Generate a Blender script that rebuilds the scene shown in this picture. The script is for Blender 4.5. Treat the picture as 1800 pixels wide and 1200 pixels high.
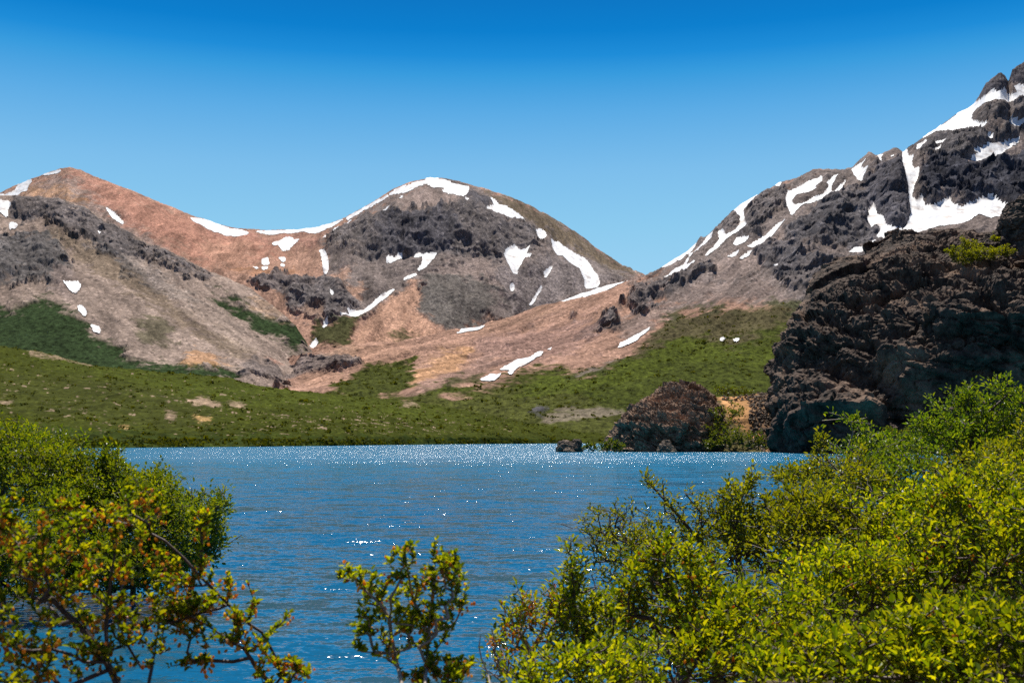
import bpy, math, random
import numpy as np

# ------------------------------------------------------------------ clearing
for _o in list(bpy.data.objects):
    bpy.data.objects.remove(_o, do_unlink=True)
sc = bpy.context.scene
COL = sc.collection

# ------------------------------------------------------------------ camera
F = 1930.0                      # focal length in pixels of the 1800 px wide photograph
PITCH = math.radians(5.1)
CAMZ = 3.2                      # eye height above the lake
cam_d = bpy.data.cameras.new("camera")
cam_d.sensor_width = 36.0
cam_d.lens = 36.0 * F / 1800.0
cam_d.clip_start = 0.05
cam_d.clip_end = 60000.0
cam_d.dof.use_dof = True
cam_d.dof.focus_distance = 14.0
cam_d.dof.aperture_fstop = 6.3
cam = bpy.data.objects.new("camera", cam_d)
COL.objects.link(cam)
cam.location = (0, 0, CAMZ)
cam.rotation_euler = (math.radians(90) + PITCH, 0, 0)
sc.camera = cam

# ------------------------------------------------------------------ light
SUN_EL = math.radians(65)
SUN_AZ = math.radians(1)       # to the right of the view direction, ahead of the camera
sun_d = bpy.data.lights.new("sun", 'SUN')
sun_d.energy = 5.0
sun_d.angle = math.radians(0.5)
sun_d.color = (1.0, 0.95, 0.87)
sun = bpy.data.objects.new("sun", sun_d)
COL.objects.link(sun)
sun.rotation_euler = (math.radians(90) - SUN_EL, 0, math.radians(180) - SUN_AZ)

world = bpy.data.worlds.new("World")
sc.world = world
world.use_nodes = True
wt = world.node_tree
for n in list(wt.nodes):
    wt.nodes.remove(n)
def wn(t, **k):
    n = wt.nodes.new(t)
    for a, b in k.items():
        setattr(n, a, b)
    return n
w_out = wn('ShaderNodeOutputWorld')
w_bg = wn('ShaderNodeBackground')
w_sky = wn('ShaderNodeTexSky', sky_type='NISHITA')
w_sky.sun_disc = False
w_sky.sun_elevation = SUN_EL
w_sky.sun_rotation = SUN_AZ
w_sky.altitude = 1800
w_sky.air_density = 1.0
w_sky.dust_density = 0.3
w_sky.ozone_density = 3.0
w_tc = wn('ShaderNodeTexCoord')
w_sep = wn('ShaderNodeSeparateXYZ')
w_ramp = wn('ShaderNodeValToRGB')
w_ramp.color_ramp.interpolation = 'LINEAR'
w_mul = wn('ShaderNodeMixRGB', blend_type='MULTIPLY')
w_mul.inputs[0].default_value = 1.0
w_mul2 = wn('ShaderNodeMixRGB', blend_type='MIX')
w_mul2.inputs[0].default_value = 0.02
wt.links.new(w_tc.outputs['Generated'], w_sep.inputs[0])
wt.links.new(w_sep.outputs['Z'], w_ramp.inputs[0])
els = w_ramp.color_ramp.elements
STOPS = [(0.0, (3.6, 5.9, 7.5)), (0.15, (2.6, 5.2, 7.2)), (0.19, (2.15, 4.85, 7.0)), (0.24, (1.65, 4.2, 6.8)), (0.289, (0.85, 3.35, 6.4)), (0.32, (0.30, 2.7, 5.95)),
         (0.336, (0.08, 2.15, 5.6)), (0.356, (0.0, 1.7, 5.0)), (0.381, (0.0, 1.45, 4.5)), (0.45, (0.0, 1.3, 4.3)), (0.62, (0.35, 0.95, 2.6)), (1.0, (0.5, 0.8, 1.5))]
els[0].position = STOPS[0][0]; els[1].position = STOPS[-1][0]
for p, c in STOPS[1:-1]:
    els.new(p)
for e, (p, c) in zip(sorted(els, key=lambda e: e.position), STOPS):
    e.color = (c[0] / 10, c[1] / 10, c[2] / 10, 1)
w_sc = wn('ShaderNodeVectorMath', operation='SCALE')
w_sc.inputs['Scale'].default_value = 10.0
wt.links.new(w_ramp.outputs[0], w_sc.inputs[0])
wt.links.new(w_sc.outputs[0], w_mul2.inputs[1])
wt.links.new(w_sky.outputs[0], w_mul2.inputs[2])
w_dot = wn('ShaderNodeVectorMath', operation='DOT_PRODUCT')     # out-of-view sky away from the sun, recoloured dim neutral for shadow fill
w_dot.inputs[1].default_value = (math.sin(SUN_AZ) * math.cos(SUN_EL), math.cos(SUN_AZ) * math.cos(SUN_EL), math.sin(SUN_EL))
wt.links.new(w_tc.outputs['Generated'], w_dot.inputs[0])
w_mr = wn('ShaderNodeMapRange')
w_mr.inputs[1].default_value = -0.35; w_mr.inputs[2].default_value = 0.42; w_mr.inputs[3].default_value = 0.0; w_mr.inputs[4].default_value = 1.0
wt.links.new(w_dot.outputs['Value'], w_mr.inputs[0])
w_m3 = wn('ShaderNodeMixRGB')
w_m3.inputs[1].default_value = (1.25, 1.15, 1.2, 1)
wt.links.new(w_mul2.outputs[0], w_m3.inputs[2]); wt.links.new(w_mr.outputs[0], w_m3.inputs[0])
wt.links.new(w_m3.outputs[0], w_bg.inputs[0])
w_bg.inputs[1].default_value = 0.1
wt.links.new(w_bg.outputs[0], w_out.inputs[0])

sc.view_settings.view_transform = 'Standard'
sc.view_settings.look = 'None'
sc.view_settings.exposure = 0.3
sc.view_settings.gamma = 1.0
sc.cycles.use_denoising = False
sc.cycles.max_bounces = 8
sc.cycles.diffuse_bounces = 3
sc.cycles.glossy_bounces = 3
sc.cycles.transmission_bounces = 4
sc.cycles.sample_clamp_indirect = 4.0
sc.cycles.caustics_reflective = False
sc.cycles.caustics_refractive = False

# ------------------------------------------------------------------ pixel <-> world
CP, SP = math.cos(PITCH), math.sin(PITCH)
def world_at(px, py, Y):
    px, py, Y = np.broadcast_arrays(np.asarray(px, float), np.asarray(py, float), np.asarray(Y, float))
    cx = (px - 900) / F; cz = (600 - py) / F
    dy = CP - cz * SP; dz = SP + cz * CP
    k = Y / dy
    return np.stack([cx * k, Y, CAMZ + dz * k], -1)
def project(P):
    x = P[..., 0]; y = P[..., 1]; z = P[..., 2] - CAMZ
    f = y * CP + z * SP; u = -y * SP + z * CP
    f = np.where(f < 0.01, 0.01, f)
    return 900 + F * x / f, 600 - F * u / f
def on_water(px, py):           # distance at which a pixel meets the lake surface
    cz = (600 - py) / F
    return -CAMZ * (CP - cz * SP) / (SP + cz * CP)

# ------------------------------------------------------------------ noise
_rng = np.random.RandomState(7)
_perm = np.concatenate([_rng.permutation(256)] * 3).astype(np.int32)
_g = _rng.normal(size=(256, 3)); _g /= np.linalg.norm(_g, axis=1)[:, None]
_g = _g.astype(np.float32)
def noise(P, seed=0):
    P = P.reshape(-1, 3) + seed * 17.31
    i = np.floor(P).astype(np.int32); f = (P - i).astype(np.float32)
    i &= 255
    w = f * f * f * (f * (f * 6 - 15) + 10)
    out = np.zeros(len(P), np.float32)
    for dx in (0, 1):
        for dy in (0, 1):
            h1 = _perm[_perm[(i[:, 0] + dx) & 255] + ((i[:, 1] + dy) & 255)]
            wxy = (w[:, 0] if dx else 1 - w[:, 0]) * (w[:, 1] if dy else 1 - w[:, 1])
            for dz in (0, 1):
                g = _g[_perm[h1 + ((i[:, 2] + dz) & 255)]]
                d = g[:, 0] * (f[:, 0] - dx) + g[:, 1] * (f[:, 1] - dy) + g[:, 2] * (f[:, 2] - dz)
                out += d * wxy * (w[:, 2] if dz else 1 - w[:, 2])
    return out * 1.6
def fbm(P, scale, octv=4, seed=0, gain=0.5, lac=2.03):
    P = P.reshape(-1, 3) / scale
    a, s, out = 1.0, 0.0, 0
    for k in range(octv):
        out = out + a * noise(P * lac ** k, seed + k * 3.7)
        s += a; a *= gain
    return out / s
def ridged(P, scale, octv=4, seed=0, gain=0.5, lac=2.1):
    P = P.reshape(-1, 3) / scale
    a, s, out = 1.0, 0.0, 0
    for k in range(octv):
        out = out + a * (1 - 2.2 * np.abs(noise(P * lac ** k, seed + k * 5.1)))
        s += a; a *= gain
    return out / s

def worley(P, scale, seed=0):
    P = P.reshape(-1, 3) / scale + seed * 7.7
    i = np.floor(P).astype(np.int32); f = (P - i).astype(np.float32)
    f1 = np.full(len(P), 9.0, np.float32); f2 = f1.copy(); cid = np.zeros(len(P), np.float32)
    for dx in (-1, 0, 1):
        for dy in (-1, 0, 1):
            h1 = _perm[_perm[(i[:, 0] + dx) & 255] + ((i[:, 1] + dy) & 255)]
            for dz in (-1, 0, 1):
                h = _perm[h1 + ((i[:, 2] + dz) & 255)]
                j = _g[h] * 0.45 + 0.5
                d = (f[:, 0] - dx - j[:, 0]) ** 2 + (f[:, 1] - dy - j[:, 1]) ** 2 + (f[:, 2] - dz - j[:, 2]) ** 2
                c = d < f1
                f2 = np.where(c, f1, np.minimum(f2, d)); cid = np.where(c, h / 255.0, cid); f1 = np.where(c, d, f1)
    return np.sqrt(f1), np.sqrt(f2), cid
def blocks(P, scale, seed=0, w=0.22):
    """angular blocks: each cell stands out by its own amount, with cracks between"""
    Pw = P + np.stack([fbm(P, scale * 1.5, 2, seed + k) for k in (1, 2, 3)], -1) * scale * 0.5
    a, b, c = worley(Pw, scale, seed)
    return (c - 0.5) - w * np.clip(1 - (b - a) * 5, 0, 1) + 0.35 * (0.5 - a)

# ------------------------------------------------------------------ rasters of traced outlines (pixel space of the survey)
RX0, RW, RH = -300, 2700, 1000
def raster(poly):
    poly = np.asarray(poly, float)
    m = np.zeros((RH, RW), np.float32)
    x0 = max(int(poly[:, 0].min()) - 2 - RX0, 0); x1 = min(int(poly[:, 0].max()) + 3 - RX0, RW)
    y0 = max(int(poly[:, 1].min()) - 2, 0); y1 = min(int(poly[:, 1].max()) + 3, RH)
    if x1 <= x0 or y1 <= y0:
        return m
    X, Yy = np.meshgrid(np.arange(x0, x1) + 0.5 + RX0, np.arange(y0, y1) + 0.5)
    ins = np.zeros(X.shape, bool)
    n = len(poly)
    for a in range(n):
        xa, ya = poly[a]; xb, yb = poly[(a + 1) % n]
        if ya == yb:
            continue
        c = ((ya > Yy) != (yb > Yy)) & (X < (xb - xa) * (Yy - ya) / (yb - ya) + xa)
        ins ^= c
    m[y0:y1, x0:x1] = ins
    return m
def blur(m, r):
    r = int(r)
    if r < 1:
        return m
    for ax in (0, 1):
        for _ in range(2):
            p = np.pad(m, [(r + 1, r) if a == ax else (0, 0) for a in (0, 1)], mode='edge')
            c = np.cumsum(p, axis=ax, dtype=np.float64)
            n = m.shape[ax]
            if ax == 0:
                m = (c[2 * r + 1:2 * r + 1 + n] - c[:n]) / (2 * r + 1)
            else:
                m = (c[:, 2 * r + 1:2 * r + 1 + n] - c[:, :n]) / (2 * r + 1)
    return m.astype(np.float32)
def sample(m, px, py):
    x = np.clip(px - RX0 - 0.5, 0, RW - 1.01); y = np.clip(py - 0.5, 0, RH - 1.01)
    xi = x.astype(int); yi = y.astype(int); fx = x - xi; fy = y - yi
    return (m[yi, xi] * (1 - fx) * (1 - fy) + m[yi, xi + 1] * fx * (1 - fy) + m[yi + 1, xi] * (1 - fx) * fy + m[yi + 1, xi + 1] * fx * fy)

# ------------------------------------------------------------------ objects
def tag(o, label=None, cat=None, group=None, kind=None):
    if label: o['label'] = label
    if cat: o['category'] = cat
    if group: o['group'] = group
    if kind: o['kind'] = kind
    return o
def mesh_obj(name, V, Fc, mat, parent=None, smooth=False, attrs=None, shift=None):
    """V (n,3); Fc (m,k) one polygon size; shift = object origin in world."""
    V = np.asarray(V, np.float32).reshape(-1, 3)
    if shift is not None:
        V = V - np.asarray(shift, np.float32)
    Fc = np.asarray(Fc, np.int32)
    me = bpy.data.meshes.new(name)
    k = Fc.shape[1]
    me.vertices.add(len(V)); me.vertices.foreach_set('co', V.ravel())
    me.loops.add(Fc.size); me.loops.foreach_set('vertex_index', Fc.ravel())
    me.polygons.add(len(Fc))
    me.polygons.foreach_set('loop_start', np.arange(0, Fc.size, k, dtype=np.int32))
    try:
        me.polygons.foreach_set('loop_total', np.full(len(Fc), k, np.int32))
    except Exception:
        pass
    me.polygons.foreach_set('use_smooth', np.full(len(Fc), smooth))
    for an, av in (attrs or {}).items():
        if av.ndim == 2:
            at = me.attributes.new(an, 'FLOAT_COLOR', 'POINT')
            at.data.foreach_set('color', np.concatenate([av, np.ones((len(av), 1))], 1).astype(np.float32).ravel())
        else:
            at = me.attributes.new(an, 'FLOAT', 'POINT')
            at.data.foreach_set('value', av.astype(np.float32))
    me.update(calc_edges=True)
    me.materials.append(mat)
    o = bpy.data.objects.new(name, me)
    COL.objects.link(o)
    if parent is not None:
        o.parent = parent
    if shift is not None and parent is None:
        o.location = shift
    return o
def grid_faces(nr, nc, wrap=False):
    r = np.arange(nr - 1)[:, None]; c = np.arange(nc if wrap else nc - 1)[None, :]
    c2 = (c + 1) % nc
    return np.stack([r * nc + c, r * nc + c2, (r + 1) * nc + c2, (r + 1) * nc + c], -1).reshape(-1, 4)

# ------------------------------------------------------------------ materials
def new_mat(name):
    m = bpy.data.materials.new(name); m.use_nodes = True
    nt = m.node_tree
    b = nt.nodes['Principled BSDF']
    return m, nt, b
def N(nt, t, **k):
    n = nt.nodes.new(t)
    for a, b in k.items():
        setattr(n, a, b)
    return n
def ramp(nt, fac, stops):
    r = N(nt, 'ShaderNodeValToRGB')
    e = r.color_ramp.elements
    while len(e) < len(stops):
        e.new(0.5)
    for q, (p, c) in zip(e, stops):
        q.position = p
        q.color = (c, c, c, 1) if not isinstance(c, tuple) else (*c, 1)
    nt.links.new(fac, r.inputs[0])
    return r.outputs[0]
def noise_node(nt, vec, scale, detail=4, rough=0.6):
    n = N(nt, 'ShaderNodeTexNoise')
    n.inputs['Scale'].default_value = scale; n.inputs['Detail'].default_value = detail
    n.inputs['Roughness'].default_value = rough
    nt.links.new(vec, n.inputs['Vector'])
    return n.outputs['Fac']
def mixc(nt, a, b, fac, mode='MIX'):
    m = N(nt, 'ShaderNodeMixRGB', blend_type=mode)
    for k, v in ((0, fac), (1, a), (2, b)):
        if hasattr(v, 'links'):
            nt.links.new(v, m.inputs[k])
        else:
            m.inputs[k].default_value = v if k == 0 else (*v, 1)
    return m.outputs[0]

def terrain_mat(name, s1, s2, bump_d, veg_scale=0.25, amp=0.28):
    """painted soil, rock and plant cover from the 'col' attribute, broken up with world-space noise"""
    m, nt, b = new_mat(name)
    geo = N(nt, 'ShaderNodeNewGeometry')
    gp = N(nt, 'ShaderNodeMapping'); gp.inputs['Scale'].default_value = (1.0, 0.45, 0.6)
    nt.links.new(geo.outputs['Position'], gp.inputs['Vector'])
    pos = gp.outputs[0]
    att = N(nt, 'ShaderNodeAttribute'); att.attribute_name = 'col'
    veg = N(nt, 'ShaderNodeAttribute'); veg.attribute_name = 'veg'
    n1 = noise_node(nt, pos, s1, 6, 0.7)
    n2 = noise_node(nt, pos, s2, 5, 0.65)
    f1 = ramp(nt, n1, [(0.3, 1 - amp), (0.7, 1 + amp)])
    f2 = ramp(nt, n2, [(0.3, 1 - amp * 0.7), (0.7, 1 + amp * 0.7)])
    c = mixc(nt, att.outputs['Color'], f1, 1.0, 'MULTIPLY')
    c = mixc(nt, c, f2, 1.0, 'MULTIPLY')
    # pale and dark stones
    vo = N(nt, 'ShaderNodeTexVoronoi'); vo.inputs['Scale'].default_value = s1 * 2.0
    nt.links.new(pos, vo.inputs['Vector'])
    sepc = N(nt, 'ShaderNodeSeparateColor'); nt.links.new(vo.outputs['Color'], sepc.inputs[0])
    st = ramp(nt, sepc.outputs[0], [(0.0, 0.6), (0.18, 0.94), (0.84, 1.02), (0.93, 1.5)])
    cs = mixc(nt, c, st, 1.0, 'MULTIPLY')
    # plants: tufts and gaps
    nv = noise_node(nt, pos, veg_scale, 5, 0.72)
    fv = ramp(nt, nv, [(0.36, 0.30), (0.5, 0.85), (0.66, 1.45)])
    cv = mixc(nt, c, fv, 1.0, 'MULTIPLY')
    c = mixc(nt, cs, cv, veg.outputs['Fac'])
    rk = N(nt, 'ShaderNodeAttribute'); rk.attribute_name = 'rock'
    rn = N(nt, 'ShaderNodeTexNoise'); rn.noise_type = 'RIDGED_MULTIFRACTAL'
    rn.inputs['Scale'].default_value = s1 * 0.3; rn.inputs['Detail'].default_value = 9; rn.inputs['Roughness'].default_value = 0.62
    rp = N(nt, 'ShaderNodeMapping'); rp.inputs['Scale'].default_value = (1.3, 0.7, 0.6); rp.inputs['Rotation'].default_value = (0.2, 0.3, 0.35)
    nt.links.new(geo.outputs['Position'], rp.inputs['Vector']); nt.links.new(rp.outputs[0], rn.inputs['Vector'])
    rf = ramp(nt, rn.outputs['Fac'], [(0.0, 0.85), (0.4, 1.2), (0.9, 1.9)])
    c = mixc(nt, c, mixc(nt, c, rf, 1.0, 'MULTIPLY'), rk.outputs['Fac'])
    nt.links.new(c, b.inputs['Base Color'])
    b.inputs['Roughness'].default_value = 0.95
    b.inputs['Specular IOR Level'].default_value = 0.02
    bp = N(nt, 'ShaderNodeBump'); bp.inputs['Distance'].default_value = bump_d
    bp.inputs['Strength'].default_value = 0.9
    nt.links.new(n1, bp.inputs['Height'])
    bq = N(nt, 'ShaderNodeBump'); bq.inputs['Distance'].default_value = bump_d * 2.6
    nt.links.new(rk.outputs['Fac'], bq.inputs['Strength'])
    nt.links.new(rn.outputs['Fac'], bq.inputs['Height']); nt.links.new(bp.outputs[0], bq.inputs['Normal'])
    nt.links.new(bq.outputs[0], b.inputs['Normal'])
    return m

M_MTN = terrain_mat('mountain_ground', 0.15, 0.012, 4.0, 0.17, 0.27)
M_HILL = terrain_mat('hillside_ground', 0.30, 0.03, 1.2, 0.12)
M_BANK = terrain_mat('bank_soil', 3.0, 0.5, 0.12, 0.8)

def snow_mat():
    m, nt, b = new_mat('old_snow')
    pos = N(nt, 'ShaderNodeNewGeometry').outputs['Position']
    n = noise_node(nt, pos, 0.03, 6, 0.6)
    c = mixc(nt, (0.50, 0.44, 0.40), (0.86, 0.85, 0.84), ramp(nt, n, [(0.32, 0.0), (0.50, 1.0)]))
    nt.links.new(c, b.inputs['Base Color'])
    b.inputs['Roughness'].default_value = 0.6
    b.inputs['Specular IOR Level'].default_value = 0.2
    bp = N(nt, 'ShaderNodeBump'); bp.inputs['Distance'].default_value = 3.0
    nt.links.new(n, bp.inputs['Height']); nt.links.new(bp.outputs[0], b.inputs['Normal'])
    return m
M_SNOW = snow_mat()

def rock_mat(name, dark, mid, warm, s, bump_d):
    m, nt, b = new_mat(name)
    pos = N(nt, 'ShaderNodeNewGeometry').outputs['Position']
    n1 = noise_node(nt, pos, s, 8, 0.72)
    n2 = noise_node(nt, pos, s * 0.18, 4, 0.6)
    n3 = noise_node(nt, pos, s * 6, 5, 0.7)
    c = mixc(nt, dark, mid, ramp(nt, n1, [(0.38, 0.0), (0.62, 1.0)]))
    c = mixc(nt, c, warm, ramp(nt, n2, [(0.50, 0.0), (0.66, 0.8)]))
    c = mixc(nt, c, ramp(nt, n3, [(0.32, 0.55), (0.7, 1.5)]), 1.0, 'MULTIPLY')
    nt.links.new(c, b.inputs['Base Color'])
    b.inputs['Roughness'].default_value = 0.85
    b.inputs['Specular IOR Level'].default_value = 0.25
    bp = N(nt, 'ShaderNodeBump'); bp.inputs['Distance'].default_value = bump_d; bp.inputs['Strength'].default_value = 1.0
    nt.links.new(n1, bp.inputs['Height'])
    bp2 = N(nt, 'ShaderNodeBump'); bp2.inputs['Distance'].default_value = bump_d * 0.25; bp2.inputs['Strength'].default_value = 1.0
    nt.links.new(n3, bp2.inputs['Height']); nt.links.new(bp.outputs[0], bp2.inputs['Normal'])
    nt.links.new(bp2.outputs[0], b.inputs['Normal'])
    return m
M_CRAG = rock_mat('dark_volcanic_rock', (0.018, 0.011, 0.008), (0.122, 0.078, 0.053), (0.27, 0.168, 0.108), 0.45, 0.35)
M_OUTCROP = rock_mat('brown_outcrop_rock', (0.085, 0.050, 0.030), (0.36, 0.235, 0.155), (0.50, 0.30, 0.18), 0.6, 0.25)
M_BOULDER = rock_mat('boulder_rock', (0.06, 0.045, 0.035), (0.2, 0.15, 0.11), (0.28, 0.2, 0.13), 1.2, 0.3)

def leaf_mat(name, cols, trans=0.55, rough=0.42, spec=0.5):
    m, nt, b = new_mat(name)
    geo = N(nt, 'ShaderNodeNewGeometry')
    r = N(nt, 'ShaderNodeValToRGB')
    e = r.color_ramp.elements
    while len(e) < len(cols):
        e.new(0.5)
    for k, (q, c) in enumerate(zip(e, cols)):
        q.position = k / (len(cols) - 1); q.color = (*c, 1)
    nt.links.new(geo.outputs['Random Per Island'], r.inputs[0])
    n = noise_node(nt, geo.outputs['Position'], 1.3, 2, 0.5)
    c = mixc(nt, r.outputs[0], ramp(nt, n, [(0.3, 0.72), (0.7, 1.25)]), 1.0, 'MULTIPLY')
    nt.links.new(c, b.inputs['Base Color'])
    b.inputs['Roughness'].default_value = rough
    b.inputs['Specular IOR Level'].default_value = spec
    tr = N(nt, 'ShaderNodeBsdfTranslucent')
    ct = mixc(nt, c, (1.9, 1.55, 0.55), 1.0, 'MULTIPLY')
    nt.links.new(ct, tr.inputs['Color'])
    mx = N(nt, 'ShaderNodeMixShader'); mx.inputs[0].default_value = trans
    nt.links.new(b.outputs[0], mx.inputs[1]); nt.links.new(tr.outputs[0], mx.inputs[2])
    nt.links.new(mx.outputs[0], nt.nodes['Material Output'].inputs['Surface'])
    return m
M_LEAF_FRONT = leaf_mat('young_leaves', [(0.045, 0.09, 0.004), (0.12, 0.19, 0.004), (0.24, 0.30, 0.005), (0.35, 0.37, 0.007)], 0.62)
M_LEAF_FINE = leaf_mat('small_leaves', [(0.07, 0.11, 0.005), (0.15, 0.19, 0.006), (0.26, 0.28, 0.008)], 0.55)
M_LEAF_BEECH = leaf_mat('beech_leaves', [(0.045, 0.10, 0.006), (0.10, 0.18, 0.008), (0.19, 0.26, 0.010)], 0.5)
M_LEAF_LEFT = leaf_mat('dense_small_leaves', [(0.055, 0.10, 0.005), (0.11, 0.17, 0.006), (0.20, 0.24, 0.008)], 0.52)
M_LEAF_FAR = leaf_mat('distant_leaves', [(0.05, 0.085, 0.010), (0.09, 0.13, 0.012), (0.13, 0.16, 0.012)], 0.45)
M_BLOSSOM = leaf_mat('orange_blossoms', [(0.42, 0.18, 0.02), (0.58, 0.32, 0.03), (0.66, 0.46, 0.05)], 0.5)
def bark_mat(name, c1, c2):
    m, nt, b = new_mat(name)
    pos = N(nt, 'ShaderNodeNewGeometry').outputs['Position']
    n = noise_node(nt, pos, 28, 5, 0.7)
    nt.links.new(mixc(nt, c1, c2, ramp(nt, n, [(0.35, 0.0), (0.65, 1.0)])), b.inputs['Base Color'])
    b.inputs['Roughness'].default_value = 0.6
    bp = N(nt, 'ShaderNodeBump'); bp.inputs['Distance'].default_value = 0.004
    nt.links.new(n, bp.inputs['Height']); nt.links.new(bp.outputs[0], b.inputs['Normal'])
    return m
M_BARK = bark_mat('red_brown_bark', (0.045, 0.022, 0.015), (0.13, 0.08, 0.06))
M_BARK_PALE = bark_mat('pale_grey_bark', (0.20, 0.15, 0.12), (0.42, 0.35, 0.29))

# ================================================================== TERRAIN SHEETS
def useries(a, b, step, fa=-15, fb=1815, coarse=10):
    l = np.arange(a, max(a, fa), coarse); m = np.arange(max(a, fa), min(b, fb), step); r = np.arange(min(b, fb), b + coarse, coarse)
    return np.concatenate([l, m, r]) if b > fb else np.concatenate([l, m])
def smooth1(a, r):
    if r < 1: return a
    p = np.concatenate([np.repeat(a[:1], r, 0), a, np.repeat(a[-1:], r, 0)], 0)
    c = np.cumsum(np.concatenate([np.zeros_like(p[:1]), p], 0), 0)
    return (c[2 * r + 1:] - c[:-2 * r - 1]) / (2 * r + 1)
class Sheet:
    """A hillside: rows of surveyed points (bottom to ridge), each (px, py, distance); then a back slope."""
    def __init__(s, rows, u, nrow, tsm=0.10, back=((300, -60), (900, -420), (1600, -1100)), lift=None):
        pys, Ys = [], []
        for r in rows:
            r = np.asarray(r, float)
            pys.append(np.interp(u, r[:, 0], r[:, 1])); Ys.append(np.interp(u, r[:, 0], r[:, 2]))
        W = [world_at(u, a, b) for a, b in zip(pys, Ys)]         # each (nu,3)
        W = np.stack(W, 0)
        W = np.concatenate([W[:1], W], 0)
        W[0, :, 1] *= 0.97; W[0, :, 0] *= 0.97; W[0, :, 2] = np.minimum(W[0, :, 2], 0) - 12   # foot, under the ground
        # parameter by mean picture height so that the mesh stays even
        h = [0.0, 6.0]
        for a in range(1, len(rows)):
            h.append(h[-1] + max(8.0, float(np.mean(np.abs(pys[a] - pys[a - 1])))))
        h = np.array(h); t = np.linspace(0, h[-1], nrow)
        G = np.empty((nrow, len(u), 3))
        j = np.clip(np.searchsorted(h, t, 'right') - 1, 0, len(h) - 2)
        f = ((t - h[j]) / (h[j + 1] - h[j]))[:, None, None]
        G = W[j] * (1 - f) + W[j + 1] * f
        # soften the breaks between rows, ends pinned
        r = int(nrow * tsm / 2)
        if r > 0:
            # local radius shrinks near the ends
            sm = smooth1(smooth1(G, r), r)
            w = np.clip(np.minimum(np.arange(nrow), np.arange(nrow)[::-1]) / (2.2 * r), 0, 1)[:, None, None]
            G = G * (1 - w) + sm * w
        top = G[-1]
        bk = []
        for dY, dz in back:
            q = top.copy(); k = (top[:, 1] + dY) / top[:, 1]
            q[:, 0] = top[:, 0] * k; q[:, 1] += dY; q[:, 2] += dz
            # a few rows between
            bk.append(q)
        rows2 = [G]
        prev = top
        for q in bk:
            rows2.append(prev[None] * 0.5 + q[None] * 0.5); rows2.append(q[None]); prev = q
        s.G = np.concatenate(rows2, 0)
        s.u = u
        s.nr, s.nc = s.G.shape[:2]
        s.front = nrow
        s.px, s.py = project(s.G)
        s.P = s.G.reshape(-1, 3)
        s.pxf, s.pyf = s.px.ravel(), s.py.ravel()

def paint(sheet, base, regions, warp, seed, wsc):
    """base colour and rock / plant amounts; regions = (colour, rock, veg, blur, strength, outline)"""
    P = sheet.P
    wx = fbm(P, wsc, 5, seed, 0.62) * warp * 1.6; wy = fbm(P, wsc, 5, seed + 9, 0.62) * warp
    px, py = sheet.pxf + wx, sheet.pyf + wy
    n = len(P)
    col = np.tile(np.array(base, float), (n, 1)); rock = np.zeros(n); veg = np.zeros(n)
    en = fbm(P, wsc * 0.35, 4, seed + 21, 0.65)
    for c, rk, vg, bl, st, poly in regions:
        m = sample(blur(raster(poly), bl), px, py)
        m = np.clip((m - 0.5) * (1.6 if bl > 4 else 1.2) + 0.5 + en * (2.3 if bl > 3 else 1.9) * (m > 0.02) * (m < 0.98), 0, 1)
        m = m * m * (3 - 2 * m) * st
        mm = m[:, None]
        col = col * (1 - mm) + np.array(c) * mm
        rock = rock * (1 - m) + rk * m
        veg = veg * (1 - m) + vg * m
    return col, rock, veg

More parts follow.
